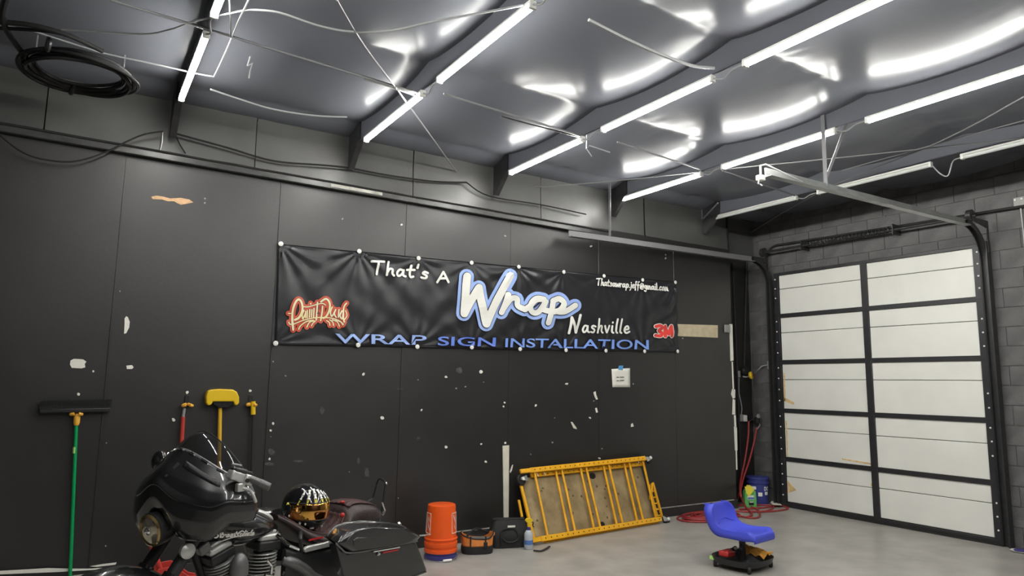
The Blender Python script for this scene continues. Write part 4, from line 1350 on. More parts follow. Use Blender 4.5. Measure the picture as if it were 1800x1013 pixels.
p = onY(1321, 660, YQ - .12)
MB().lathe([(.01, -.03), (.045, -.025), (.055, 0), (.05, .012), (.02, .016)], p, (.3, -.85, .1), 18).build('lamp_head', 'yellow', rl)
MB().lathe([(.02, .0), (.022, .006)], p + Vector((.01, -.02, .006)), (.3, -.85, .1), 12).build('lens', 'scaf_hole', rl)
MB().tube(catmull([onY(1306, 662, YQ - .03), onY(1310, 663, YQ - .06), onY(1317, 662, YQ - .07)], 4), .008, 6).build('arm', 'conduit', rl)
cw = thing('cable_drop', 'white cable and twin grey boxes on the block wall left of the garage door', 'cable', onX(1354, 641, R))
XQ = R - .012
def xbox(name, x0, y0, x1, y1, m, parent, X=XQ, t=.03):
    a, b = onX(x0, y0, X), onX(x1, y1, X)
    return MB().box((X - t / 2 + .01, (a.y + b.y) / 2, (a.z + b.z) / 2), (t, abs(b.y - a.y), abs(a.z - b.z))).build(name, m, parent, bevel=.004)


xbox('upper_box', 1350, 635, 1357, 649, 'grey_plastic', cw)
xbox('lower_box', 1357, 728, 1365, 742, 'grey_plastic', cw)
MB().tube([onX(1357, 649, XQ - .01), onX(1359, 690, XQ - .01), onX(1361, 728, XQ - .01)], .008, 6).build('drop', 'conduit', cw)
MB().tube(catmull([onX(1350, 642, XQ - .01), onX(1340, 644, XQ - .03), onX(1334, 649, XQ - .05), onY(1327, 657, YQ - .05)], 5), .008, 6).build('lead', 'cable_white', cw)
ar = thing('air_regulator', 'black air regulator with valves where the red hoses start', 'regulator', onY(1325, 745, YQ - .09))
pp_ = onY(1326, 738, YQ - .09)
MB().lathe([(.03, -.05), (.036, -.04), (.036, .03), (.02, .045), (.02, .08)], pp_ + Vector((0, -.05, 0)), n=14).build('filter_bowl', 'black_plastic', ar)
MB().box(pp_ + Vector((0, .05, .02)), (.05, .12, .03)).build('mount', 'black_plastic', ar)
MB().lathe([(.028, 0), (.028, .02)], pp_ + Vector((-.03, -.08, .05)), (0, -1, 0), 14).build('gauge', 'grey_plastic', ar)
MB().tube([pp_ + Vector((.03, -.05, .08)), pp_ + Vector((.05, -.05, .02)), pp_ + Vector((.03, -.06, -.08)), onY(1330, 755, YR)], .011, 6).build('pipe', 'galv', ar)
MB().tube([pp_ + Vector((-.06, -.04, .9)), pp_ + Vector((-.06, -.04, .02)), onY(1316, 742, YR)], .010, 6).build('supply_pipe', 'steel_black', ar)
for nm, x0, y0, x1, y1, lab in (('conduit_pipe', 1288, 462, 1303, 840, 'dark conduit down the recess nearest the panel edge'), ('conduit_pipe', 1313, 460, 1308, 650, 'dark conduit down the recess behind the yellow lamp')):
    tag(MB().tube([onY(x0, y0, YQ), onY(x1, y1, YQ)], .014, 8).build(nm, 'steel_black'), lab, 'pipe')
tag(pbox('wall_bracket', 1274, 571, 1282, 585, 'grey_plastic', None, Y=D - .012, t=.03), 'small grey bracket on the wall end right of the tan board', 'bracket')
# small dish by the door's right foot
ds = thing('dish', 'small white dish with dark blue contents on floor right of garage door', 'dish', onZ(1792, 971))
dp = onZ(1793, 971)
MB().lathe([(.055, .001), (.08, .012), (.082, .016), (.06, .010), (.0, .008)], (dp.x, dp.y, 0), n=24).build('plate', 'white_plastic', ds)
MB().ell((dp.x, dp.y, .018), (.055, .05, .014), 14, 8).build('contents', 'indigo', ds)

# ================================================================ ROLLING STOOL
bs = onZ(1306, 997)
sl = thing('rolling_stool', 'blue tractor-seat stool on black tray base with casters', 'stool', (bs.x, bs.y, 0))
ang = math.radians(-12)
fw = Vector((math.sin(ang) * 1.0 + .0, -math.cos(ang), 0))           # direction the sitter faces
fw = Vector((.16, -.99, 0)).normalized()
sx_ = Vector((-fw.y, fw.x, 0))          # sitter's left -> world right-ish
def Q(x, y, z):
    return Vector((bs.x, bs.y, 0)) + sx_ * x + fw * y + Vector((0, 0, z))


SH = .305
# seat: a curved shell (pan + backrest) from one profile
prof = [(.208, -.058), (.216, -.030), (.212, -.004), (.19, .006), (.10, -.004), (0, -.012), (-.09, -.004), (-.15, .03), (-.185, .08), (-.207, .135), (-.222, .185), (-.232, .205), (-.248, .198)]
PP = catmull([(a, b, 0) for a, b in prof], 4)
def seat_fn(u, v):
    i = v * (len(PP) - 1)
    k = min(int(i), len(PP) - 2)
    p = PP[k].lerp(PP[k + 1], i - k)
    s = u * 2 - 1
    w = .185
    if p.y > .10:
        w = .185 - .055 * (min((p.y - .10) / .10, 1.1)) ** 3
    if p.x > .12:
        w = .185 - .03 * ((p.x - .12) / .09) ** 2
    back = min(max(p.y / .1, 0), 1)
    e = abs(s)
    curl = .028 * min(e / .86, 1) ** 3.5
    lip = max(0, (e - .90) / .10)
    ww = w * (min(e, .90) / .90 + .05 * lip ** .6) * (1 if s >= 0 else -1)
    fr = min(max((p.x - .17) / .03, 0), 1)
    curl *= 1 - fr
    dep = curl - (.042 + curl) * lip ** 1.6
    zz = p.y + curl
    zz = zz + (min(p.y, -.045) - zz) * lip ** 1.6
    return Q(ww, p.x + dep * back, SH + zz * (1 - back) + p.y * back)


seat = MB().grid(seat_fn, 44, len(PP) - 1).build('seat', 'blue_seat', sl, solid=.010, angle=60)
# moulded rim and lumbar groove
MB().tube([seat_fn(.2 + .6 * k / 16, .60 + .06 * math.sin(PI * k / 16)) + Vector((0, 0, .006)) + fw * .004 for k in range(17)], .0035, 6).build('lumbar_groove', 'blue_seat', sl)
MB().lathe([(.018, .10), (.018, .24), (.012, .242), (.012, SH - .02)], Q(0, 0, 0), n=16).build('gas_post', 'black_plastic', sl)
MB().lathe([(.028, .05), (.028, .215), (.024, .22)], Q(0, 0, 0), n=18).build('post_sleeve', 'black_plastic', sl)
MB().lathe([(.013, 0), (.013, .03)], Q(0, 0, .235), n=12).build('piston', 'galv', sl)
MB().box(Q(0, 0, SH - .035), (.14, .14, .02)).build('seat_plate', 'black_plastic', sl)
MB().tube([Q(-.03, .0, SH - .04), Q(-.09, .04, SH - .085), Q(-.105, .055, SH - .10)], .005, 6).build('lever', 'black_plastic', sl)
MB().tube([Q(-.10, .05, SH - .095), Q(-.145, .07, SH - .13)], [.008, .012], 8).build('lever_grip', 'black_rubber', sl)
# tray base: oval tray with rim
def tray_fn(r, z, a):
    c, s = math.cos(a), math.sin(a)
    p = 3.2
    return Q(.24 * r * abs(c) ** (2 / p) * (1 if c >= 0 else -1), .215 * r * abs(s) ** (2 / p) * (1 if s >= 0 else -1), z)


tprof = [(.001, .050), (.8, .050), (.92, .055), (1.0, .095), (1.03, .097), (1.03, .088), (.96, .045), (.8, .038), (.001, .038)]
MB().grid(lambda u, v: tray_fn(*(lambda q: q)(tprof[int(round(v * (len(tprof) - 1)))]), 2 * PI * u), 40, len(tprof) - 1, True).build('tray', 'black_plastic', sl)
for i in range(4):
    a = PI / 4 + PI / 2 * i
    c = tray_fn(.93, 0, a)
    MB().lathe([(.012, -.012), (.032, -.012), (.034, 0), (.032, .012), (.012, .012)], (c.x, c.y, .034), (fw.x * .6 + sx_.x * .5, fw.y * .6 + sx_.y * .5, 0), 16).build('caster', 'black_rubber', sl)
for i in range(3):
    a = -1.2 - .35 * i
    p = tray_fn(1.04, .07, a)
    MB().box(p, (.035, .006, .008), Matrix.Rotation(.2 - .2 * i, 3, 'Z')).build('tray_mark', 'b_white', sl)
MB().box(tray_fn(1.035, .075, PI + .75), (.012, .04, .03), Matrix.Rotation(.3, 3, 'Z')).build('tray_sticker', 'lime', sl)
# things in the tray
rt_ = thing('red_tool_case', 'red tool case lying in the stool\'s tray behind the post', 'case', Q(-.08, -.10, .05))
MB().box(Q(-.085, -.10, .105), (.15, .09, .05), Matrix.Rotation(.25, 3, 'Z') @ Matrix.Rotation(.12, 3, 'Y')).build('case_body', 'tool_red', rt_, bevel=.012)
MB().box(Q(-.085, -.10, .132), (.10, .05, .008), Matrix.Rotation(.25, 3, 'Z')).build('case_lid', 'tool_red', rt_, bevel=.004)
gl_ = tag(MB().grid(lambda u, v: Q(-.16 + .2 * u, .06 + .12 * v, .058 + .05 * math.sin(PI * u) * math.sin(PI * v) + .014 * vnoise(u * 6, v * 6, 21)), 18, 14).build('black_glove', 'bag_black', solid=.006), 'crumpled black glove in the left of the stool\'s tray', 'glove')
ch = tag(MB().grid(lambda u, v: Q(.05 + .17 * u, -.07 + .24 * v, .085 + .055 * math.sin(PI * (.15 + .7 * u)) * (1 - .6 * v) + .022 * vnoise(u * 5, v * 6, 22) + .012), 22, 22).build('orange_cloth', 'cloth_orange', solid=.005), 'amber orange rag heaped in the right of the stool\'s tray', 'cloth')
sc_ = thing('black_drill', 'small black hand tool beside the orange rag in the tray', 'tool', Q(.04, -.1, .06))
MB().tube([Q(.04, -.12, .11), Q(.12, -.14, .115), Q(.14, -.15, .10)], [.022, .02, .012], 10).build('tool_body', 'black_plastic', sc_)
MB().tube([Q(.05, -.11, .10), Q(.05, -.06, .06)], .014, 8).build('tool_handle', 'black_rubber', sc_)

# ================================================================ RED FLOOR JACK BEHIND THE MOTORCYCLE
jk0 = onY(310, 1000, 5.55)
jk = thing('floor_jack', 'red floor jack with raised handle behind the motorcycle', 'jack', (jk0.x, 5.6, 0))
zj = jk0.z
for dyj in (-.09, .09):
    MB().prism([(-.30, .03), (.34, .03), (.36, .08), (.10, .16), (-.02, zj + .03), (-.12, zj + .02), (-.22, .12), (-.32, .08)], lambda x, z, d: Vector((jk0.x + x, 5.6 + dyj + d, z)), -.006, .006).build('side_plate', 'tool_red', jk, bevel=.003)
MB().tube([(jk0.x - .1, 5.6, zj), (jk0.x - .16, 5.6, zj + .16)], .02, 10).build('handle_socket', 'tool_red', jk)
MB().tube([(jk0.x - .16, 5.6, zj + .16), (jk0.x - .19, 5.6, zj + .24)], .015, 8).build('handle', 'tool_red', jk)
MB().box((jk0.x + .20, 5.6, .13), (.22, .06, .04)).build('lift_arm', 'tool_red', jk, bevel=.006)
MB().lathe([(.04, 0), (.05, .01), (.05, .03), (.03, .035)], (jk0.x + .28, 5.6, .15), n=14).build('saddle', 'steel_black', jk)
for sx2 in (-.26, .30):
    for sy2 in (-.11, .11):
        MB().lathe([(.03, -.015), (.04, -.012), (.04, .012), (.03, .015)], (jk0.x + sx2, 5.6 + sy2, .04), (0, 1, 0), 14).build('wheel', 'black_rubber', jk)
# ================================================================ MOTORCYCLE
M['bk_paint'] = mat('bike_black_paint', (0.010, 0.010, 0.011), 0.25, coat=1.0, var=0.05)
M['bk_matte'] = mat('bike_matte_black', (0.016, 0.016, 0.017), 0.45)
M['bk_silver'] = mat('bike_grey_metal', (0.50, 0.50, 0.48), 0.32, metal=0.45)
M['bk_chrome'] = mat('bike_chrome', (0.82, 0.82, 0.80), 0.12, metal=1.0)
M['bk_grey'] = mat('bike_dark_grey', (0.14, 0.14, 0.14), 0.33, metal=0.4)
M['bk_seat'] = mat('bike_seat_leather', (0.030, 0.019, 0.019), 0.42, var=0.3, vscale=30, bump=0.3, bscale=120)
M['bk_seat_mid'] = mat('bike_seat_maroon', (0.055, 0.026, 0.025), 0.45, var=0.3, vscale=40, bump=0.4, bscale=90)
M['bk_red'] = mat('red_stitching', (0.45, 0.02, 0.02), 0.5)
M['bk_shield'] = mat('smoked_windscreen', (0.012, 0.012, 0.012), 0.05, trans=0.0, alpha=0.86)
M['bk_lens'] = mat('headlight_glass', (0.55, 0.50, 0.40), 0.08, metal=0.75, var=0.5, vscale=25)
M['bk_amber'] = mat('headlight_bezel', (0.50, 0.36, 0.16), 0.15, metal=0.9)
M['visor'] = mat('gold_mirror_visor', (0.95, 0.58, 0.10), 0.07, metal=1.0, col2=(0.85, 0.33, 0.14), vscale=9)
M['bone'] = mat('white_bone_print', (0.85, 0.85, 0.80), 0.3)
M['bone_gold'] = mat('gold_bone_print', (0.85, 0.72, 0.12), 0.3)
M['helmet'] = mat('helmet_black_gloss', (0.008, 0.008, 0.009), 0.10, coat=1.0)

BP0 = Vector((.38, 3.80, 0))
BA = math.radians(21)
BE = Vector((math.cos(BA), math.sin(BA), 0))      # front -> rear
BN_ = Vector((math.sin(BA), -math.cos(BA), 0))    # rider's left, towards the camera


def Bp(u, v, w):
    return BP0 + BE * u + BN_ * v + Vector((0, 0, w))


def bpx(x, y, v):
    d = ray(x, y)
    t = (BP0 + BN_ * v - CPOS).dot(BN_) / d.dot(BN_)
    p = CPOS + d * t
    return (p - BP0).dot(BE), p.z


def P3(x, y, v):
    u, w = bpx(x, y, v)
    return Bp(u, v, w)


bike = thing('motorcycle', 'black touring motorcycle with fairing, saddlebags and maroon-grey seat', 'motorcycle', (BP0.x + .7 * BE.x, BP0.y + .7 * BE.y, 0))


def loft(name, st, m, p=2.4, n=28, k=5, v0=0.0, parent=bike, caps=True, **kw):
    """st: stations (u, w_top, w_bot, half_width)"""
    A = catmull([(s[0], s[1], s[2]) for s in st], k)
    B = catmull([(s[3], s[4] if len(s) > 4 else v0, 0) for s in st], k)
    mb = MB()
    N = len(A)
    def fn(i_, j_):
        j = int(round(j_ * (N - 1)))
        a = 2 * PI * i_
        c, s = math.cos(a), math.sin(a)
        hh = max((A[j].y - A[j].z) / 2, .001)
        cw = (A[j].y + A[j].z) / 2
        vv = B[j].y + B[j].x * abs(c) ** (2 / p) * (1 if c >= 0 else -1)
        ww = cw + hh * abs(s) ** (2 / p) * (1 if s >= 0 else -1)
        return Bp(A[j].x, vv, ww)
    mb.grid(fn, n, N - 1, True)
    if caps:
        mb.add([fn(i / n, 0) for i in range(n)], [tuple(range(n))])
        mb.add([fn(i / n, 1) for i in range(n)], [tuple(range(n))[::-1]])
    return mb.build(name, m, parent, angle=kw.pop('angle', 45), **kw)


def pst(lst):
    """pixel stations (x, y_top, y_bot, plane_v, half_width[, v0]) -> loft stations"""
    out = []
    for s in lst:
        x, yt, yb, pv, hw = s[:5]
        u1, w1 = bpx(x, yt, pv)
        u2, w2 = bpx(x, yb, pv)
        out.append(((u1 + u2) / 2, w1, w2, hw) + tuple(s[5:]))
    return out


# --- wheels
def wheel(name, u, w, r, width, parent):
    c = Bp(u, 0, w)
    ax = BN_
    t = MB().lathe([(r - .07, -width * .45), (r - .03, -width / 2), (r - .006, -width * .36), (r, 0), (r - .006, width * .36), (r - .03, width / 2), (r - .07, width * .45)], c, ax, 40)
    o = t.build(name, 'black_rubber', parent, angle=60)
    MB().lathe([(r - .10, -width * .38), (r - .066, -width * .42), (r - .066, width * .42), (r - .10, width * .38)], c, ax, 40).build('rim', 'bk_matte', o)
    MB().lathe([(.045, -width * .6), (.05, -width * .5), (.05, width * .5), (.045, width * .6)], c, ax, 20).build('hub', 'bk_grey', o)
    for k in range(9):
        a = 2 * PI * k / 9
        d = BE * math.cos(a) + Vector((0, 0, math.sin(a)))
        MB().bar(c + d * .04, c + d * (r - .07), .03, .022, BN_).build('spoke', 'bk_matte', o)
    return o


FU, FW = -.17, .325
RU, RW = 1.22, .32
wheel('front_wheel', FU, FW, .325, .13, bike)
wheel('rear_wheel', RU, RW, .315, .17, bike)
MB().lathe([(.05, -.004), (.15, -.004), (.15, .004), (.05, .004)], Bp(FU, .10, FW), BN_, 30).build('brake_disc', 'bk_grey', bike)

# --- front fender
def fend(r, hw, a0, a1, cu, cw, name, m='bk_paint'):
    def fn(i, j):
        a = a0 + (a1 - a0) * j
        s = i * 2 - 1
        rr = r - .05 * abs(s) ** 3
        return Bp(cu + rr * math.cos(a), hw * s, cw + rr * math.sin(a))
    return MB().grid(fn, 12, 24).build(name, m, bike, solid=.006, angle=60)


fend(.375, .085, math.radians(20), math.radians(165), FU, FW, 'front_fender')
# --- fork legs
for v in (.12, -.12):
    top = Bp(.20, v, .86)
    bot = Bp(FU, v, FW)
    MB().tube([top, top.lerp(bot, .45)], .030, 14).build('fork_tube', 'bk_matte', bike)
    MB().tube([top.lerp(bot, .40), bot.lerp(top, -.08)], [.040, .034], 14).build('fork_lower', 'bk_paint', bike)

# --- fairing (turned slightly to the left with the bars)
STEER = math.radians(9)
SC_U = .26
def steer(p):
    """p in local (u, v, w): rotate the front assembly about the steering head"""
    u, v, w = p
    c, s = math.cos(STEER), math.sin(STEER)
    du = u - SC_U
    return Bp(SC_U + du * c + v * s, -du * s + v * c, w)


def sgnpow(x, p):
    return abs(x) ** p * (1 if x >= 0 else -1)


def fair_local(s, t):
    """s: -1 far wing .. +1 near wing ; t: 0 bottom .. 1 top"""
    phi = s * math.radians(92)
    side = abs(math.sin(phi))
    prof = [(0, .86), (.10, .95), (.25, 1.0), (.45, 1.0), (.56, .975), (.68, .90), (.84, .72), (1.0, .56)]
    for (t0, r0), (t1, r1) in zip(prof[:-1], prof[1:]):
        if t0 <= t <= t1:
            f = (t - t0) / (t1 - t0)
            rho = r0 + (r1 - r0) * f
            break
    rw = 1 - (1 - rho) * .30
    u = .255 - .285 * sgnpow(math.cos(phi), .92) * rho
    v = .36 * math.sin(phi) * (rho * (1 - side ** 2) + rw * side ** 2)
    q = min(max((abs(s) - .52) / .22, 0), 1)
    wb = .805 + .12 * math.exp(-(s / .17) ** 2) + .075 * q * q * (3 - 2 * q)
    wt = 1.215 - .15 * side ** 2.2
    return (u, v, wb + (wt - wb) * t)


MB().grid(lambda i, j: steer(fair_local(i * 2 - 1, j)), 80, 36).build('fairing', 'bk_paint', bike, angle=70, solid=.006)
# raised shoulder crease
MB().tube([steer((lambda q: (q[0] - .004, q[1] * 1.005, q[2]))(fair_local(-1 + 2 * k / 60, .50 - .04 * math.cos((-1 + 2 * k / 60) * 2.2)))) for k in range(61)], .0025, 6).build('shoulder_crease', 'bk_paint', bike)
# vent slot beside the screen
def fpt(s, t, d=0.0):
    a = Vector(fair_local(s, t))
    return steer((a.x - d * .5, a.y + d * (1 if s > 0 else -1), a.z))


MB().grid(lambda i, j: fpt(.18 + .42 * i, .82 + .07 * j - .05 * i, .006), 10, 3).build('fairing_vent', 'bk_matte', bike, solid=.004)
MB().grid(lambda i, j: fpt(.22 + .34 * i, .838 + .035 * j - .05 * i, .010), 10, 3).build('vent_slot', 'black_rubber', bike, solid=.002)
MB().prism([(.02, .0), (.035, .16), (.055, .16), (.03, .0)], lambda a, b, d: fpt(a * 2.2 + .02, .62 + b * 1.3, .006 + d), 0, .002).build('fairing_stripe', 'bk_chrome', bike)

# windscreen and its trim
def scr(s, t):
    b = Vector(fair_local(s * .80, .97))
    hgt = .075 * (1 - abs(s) ** 3.5 * .75)
    return steer((b.x + .125 * t * (1 - .55 * s * s) + .005, b.y * (1 - .10 * t), b.z + hgt * math.sin(t * PI / 2) + .01 * t))


MB().grid(lambda i, j: scr(i * 2 - 1, j), 40, 10).build('windscreen', 'bk_shield', bike, angle=80)
MB().tube([scr(-1 + 2 * k / 50, 1.0) for k in range(51)], .0035, 6).build('screen_edge', 'bk_matte', bike)
MB().tube([scr(-1 + 2 * k / 50, .04) + Vector((0, 0, -.002)) for k in range(51)], .009, 8).build('screen_trim', 'bk_grey', bike)
for k in range(7):
    s = -.7 + .23 * k
    MB().tube([scr(s, .06) - BE * .012 + BN_ * .006, scr(s + .10, .06) - BE * .012 + BN_ * .006], .006, 6).build('trim_clip', 'bk_chrome', bike)

# headlight
hl = Vector(steer((-.02, .0, .850)))
hd = (steer((-.2, 0, .82)) - hl).normalized()
hb = MB().lathe([(.062, -.10), (.078, -.04), (.080, .010), (.074, .016)], hl, hd, 28).build('headlight', 'bk_matte', bike)
MB().lathe([(.074, .010), (.077, .018), (.068, .024), (.066, .016)], hl, hd, 28).build('bezel', 'bk_amber', hb)
MB().lathe([(.066, .010), (.060, .020), (.035, .028), (.0, .031)], hl, hd, 28).build('lens', 'bk_lens', hb)
MB().ell(hl + hd * .022, (.02, .02, .02), 12, 8).build('bulb', 'bk_chrome', hb)

# mirrors, bars, controls
def ell_part(name, c, r, m, parent=bike, rz=BA):
    return MB().ell(c, r, 18, 12, Matrix.Rotation(rz, 3, 'Z')).build(name, m, parent)


mi = P3(281, 812, -.24)
mo = ell_part('mirror', mi, (.035, .06, .058), 'bk_paint')
MB().tube([mi + Vector((0, 0, -.04)), P3(300, 845, -.20), P3(315, 860, -.15)], .010, 8).build('mirror_stem', 'bk_matte', mo)
grip0, grip1 = P3(440, 842, .36), P3(474, 857, .43)
MB().tube([P3(360, 870, .0), P3(400, 845, .20), P3(420, 838, .30), grip0], .014, 10).build('handlebar', 'bk_matte', bike)
MB().tube([grip0, grip0.lerp(grip1, .5), grip0.lerp(grip1, .52), grip1], [.017, .019, .021, .019], 14).build('grip', 'bk_grey', bike)
ctrl = MB().box(P3(416, 838, .33), (.085, .05, .045), Matrix.Rotation(BA, 3, 'Z') @ Matrix.Rotation(.38, 3, 'Y')).build('control_housing', 'bk_silver', bike, bevel=.008)
MB().box(P3(434, 844, .345), (.05, .05, .05), Matrix.Rotation(BA, 3, 'Z') @ Matrix.Rotation(.38, 3, 'Y')).build('switch_pod', 'bk_silver', bike, bevel=.008)
MB().lathe([(.010, 0), (.010, .01)], P3(434, 845, .37), BN_, 10).build('button', 'black_plastic', bike)
MB().box(P3(425, 829, .33), (.10, .05, .018), Matrix.Rotation(BA, 3, 'Z') @ Matrix.Rotation(.3, 3, 'Y')).build('reservoir', 'bk_matte', bike, bevel=.006)
MB().box(P3(420, 824.5, .33), (.075, .03, .008), Matrix.Rotation(BA, 3, 'Z') @ Matrix.Rotation(.25, 3, 'Y')).build('reservoir_lid', 'bk_grey', bike, bevel=.003)
MB().tube([P3(407, 816, .33), P3(424, 819, .33)], .007, 6).build('mirror_stay', 'bk_grey', bike)
MB().tube(catmull([P3(427, 858, .36), P3(438, 862, .38), P3(444, 869, .40), P3(450, 884, .41)], 5), [.008] * 15 + [.006], 8).build('lever', 'bk_silver', bike)
MB().box(P3(422, 857, .35), (.04, .03, .04), Matrix.Rotation(BA, 3, 'Z')).build('lever_perch', 'bk_silver', bike, bevel=.006)
for pts in ([(405, 857), (403, 865), (406, 868)], [(417, 866), (419, 878), (415, 890)], [(412, 860), (416, 880), (425, 900)]):
    MB().tube(catmull([P3(x, y, .30) for x, y in pts], 4), .005, 6).build('control_cable', 'bk_chrome' if pts[0][0] == 405 else 'black_rubber', bike)
MB().tube([P3(433, 880, .16), P3(446, 892, .12), P3(452, 897, .08)], .009, 8).build('ignition_lever', 'bk_grey', bike)
# inner fairing and dash, lower neck
loft('inner_fairing', [(.12, 1.02, .84, .20), (.20, 1.02, .80, .24), (.27, 1.0, .80, .22)], 'bk_matte', p=4)

# --- tank
TK = pst([(352, 897, 950, .10, .05), (375, 890, 957, .12, .115), (400, 890, 963, .14, .155), (430, 893, 966, .15, .175), (455, 900, 960, .15, .165), (480, 912, 948, .13, .125), (496, 922, 938, .10, .06)])
loft('fuel_tank', TK, 'bk_paint', p=2.3, n=36)
mb = MB()
mb.tube(catmull([P3(432, 896, .05), P3(450, 899, .05), P3(466, 906, .05), P3(477, 914, .05)], 5), [.022, .024, .024, .024, .024, .025, .026, .027, .028, .028, .028, .027, .026, .024, .02, .016], 12, flat=.6)
mb.build('tank_console', 'bk_silver', bike)
MB().lathe([(.03, -.004), (.034, .004), (.03, .012), (.01, .014)], P3(468, 902, .02), (0, 0, 1), 18).build('fuel_cap', 'bk_chrome', bike)
# script emblem on the tank side
def tank_fn(d):
    def fn(x, y):
        v = .175 + d
        return P3(x, y, v)
    return fn


px_text('tank_emblem', 'StreetGlide', (376, 946), (446, 941), 9, 1.1, 'bk_chrome', bike, d=.006, slant=.5, fnf=tank_fn, track=.03)
mb = MB()
stroke_strip(mb, [(392, 951), (410, 945), (428, 942)], .8, tank_fn(.0065), k=4)
mb.build('emblem_flourish', 'bk_chrome', bike, smooth=False)

# --- seat
ST = pst([(478, 903, 914, .0, .06), (492, 909, 927, .0, .10), (507, 919, 943, .0, .15), (523, 928, 954, .0, .18), (545, 933, 957, .0, .19), (565, 928, 953, .0, .19), (579, 913, 948, .0, .175), (589, 892, 944, .0, .155), (602, 882, 938, .0, .145), (622, 881, 931, .0, .14), (642, 885, 920, .0, .125), (655, 893, 908, .0, .09)])
seat_o = loft('saddle', ST, 'bk_seat', p=2.8, n=36, k=6)
# maroon pleated inserts on top of rider and passenger seats
ia = catmull([(s[0], s[1], s[3]) for s in ST], 6)
for (i0, i1) in ((6, 40), (44, 62)):
    ii = list(range(i0, i1))
    def ins(i, j):
        q = ia[ii[int(round(j * (len(ii) - 1)))]]
        s = i * 2 - 1
        hw = q.z * .66
        return Bp(q.x, hw * s, q.y + .006 - .012 * s * s + .003 * math.cos(10 * PI * i))
    MB().grid(ins, 20, len(ii) - 1).build('seat_insert', 'bk_seat_mid', seat_o, angle=70, solid=.006)
for (x, y, v, r_) in ((602, 883, .04, .014), (602, 906, .150, .014)):
    MB().ell(P3(x, y, v), (r_, r_ * .8, r_ * .6 if v < .1 else r_), 12, 8).build('seat_badge', 'bk_red', seat_o)
mb = MB()
stroke_strip(mb, [(544, 950), (556, 947), (567, 945)], 1.6, lambda x, y: P3(x, y, .196), k=4)
mb.build('seat_embroidery', 'bk_red', seat_o, smooth=False)
MB().tube(catmull([P3(529, 932, .10), P3(528, 945, .19), P3(529, 958, .19), P3(530, 968, .17)], 4), .011, 8).build('seat_strap', 'bk_matte', bike)

# --- side panels, frame, engine
loft('side_cover', pst([(498, 965, 1030, .15, .02, .15), (520, 968, 1035, .17, .03, .15), (560, 968, 1035, .18, .035, .15), (588, 962, 1030, .17, .03, .15), (597, 958, 1020, .16, .015, .15)]), 'bk_matte', p=4)
mb = MB()
mb.prism([bpx(x, y, .19) for x, y in ((533, 966), (540, 961), (570, 954), (588, 948), (590, 951), (582, 961), (536, 972))], lambda u, w, d: Bp(u, .19 + d, w), -.02, .006)
mb.build('frame_cover', 'bk_silver', bike, bevel=.006)
MB().tube(catmull([P3(486, 940, .13), P3(497, 950, .15), P3(510, 960, .16), P3(532, 969, .17)], 5), .010, 8).build('frame_tube', 'bk_matte', bike)
for (x0, y0, x1, y1) in ((487, 941, 494, 945), (502, 952, 508, 957), (509, 960, 526, 967)):
    MB().tube([P3(x0, y0, .165), P3(x1, y1, .185)], .006, 6).build('frame_trim', 'bk_chrome', bike)
# frame backbone and cradle
MB().tube(catmull([Bp(.18, 0, .80), Bp(.30, 0, .52), Bp(.38, 0, .28), Bp(.60, 0, .22), Bp(1.0, 0, .24)], 6), .03, 10).build('down_tube', 'bk_matte', bike)
loft('crankcase', [(.28, .40, .20, .10), (.36, .50, .17, .14), (.55, .52, .16, .15), (.75, .46, .18, .14), (.85, .40, .20, .10)], 'bk_grey', p=3.5)
loft('primary_cover', [(.34, .40, .22, .02, .18), (.42, .44, .18, .035, .18), (.70, .44, .18, .035, .18), (.80, .40, .22, .02, .18)], 'bk_grey', p=3)


def cylinder(x0, y0, x1, y1, name, nf=15):
    a, b = P3(x0, y0, .07), P3(x1, y1, .07)
    d = (b - a)
    L = d.length
    d = d.normalized()
    side = d.cross(BN_).normalized()
    core = MB().tube([a, b], .048, 20).build(name, 'bk_matte', bike)
    for k in range(nf):
        c = a + d * (L * (k + .5) / nf)
        MB().lathe([(.074, -.0018), (.076, 0), (.074, .0018)], c, d, 24).build('fin', 'bk_silver', core)
    # head and rocker cover
    h0 = b + d * .012
    R_ = Matrix((side, BN_, d)).transposed()
    MB().box(h0 + d * .02, (.135, .13, .05), R_).build('cylinder_head', 'bk_matte', core, bevel=.01)
    MB().box(h0 + d * .062, (.125, .12, .036), R_).build('rocker_cover', 'bk_silver', core, bevel=.012)
    MB().box(h0 + d * .088, (.085, .09, .018), R_).build('rocker_cap', 'bk_silver', core, bevel=.007)
    for s in (-1, 1):
        MB().lathe([(.008, 0), (.008, .012)], h0 + d * .078 + side * (.05 * s) + BN_ * .05, d, 8).build('cover_bolt', 'bk_chrome', core)
    return core


cylinder(402, 1055, 384, 985, 'front_cylinder')
cylinder(452, 1055, 462, 968, 'rear_cylinder')
MB().ell(P3(420, 1003, .17), (.05, .035, .085), 18, 12, Matrix.Rotation(BA, 3, 'Z')).build('air_cleaner', 'bk_grey', bike)
MB().lathe([(.02, -.02), (.034, -.012), (.036, .01), (.02, .02)], P3(329, 969, .16), BN_, 18).build('horn', 'bk_silver', bike)
MB().box(P3(357, 964, .12), (.06, .05, .05), Matrix.Rotation(BA, 3, 'Z') @ Matrix.Rotation(-.5, 3, 'Y')).build('coil_cover', 'bk_grey', bike, bevel=.008)
MB().tube(catmull([P3(497, 985, .15), P3(515, 990, .17), P3(535, 1002, .17), P3(560, 1020, .17), P3(640, 1040, .16)], 5), [.02, .024, .028, .03, .03, .031, .031, .031, .031, .031, .031, .031, .031, .031, .031, .031, .031, .031, .031, .031, .031], 14).build('exhaust_pipe', 'bk_grey', bike)
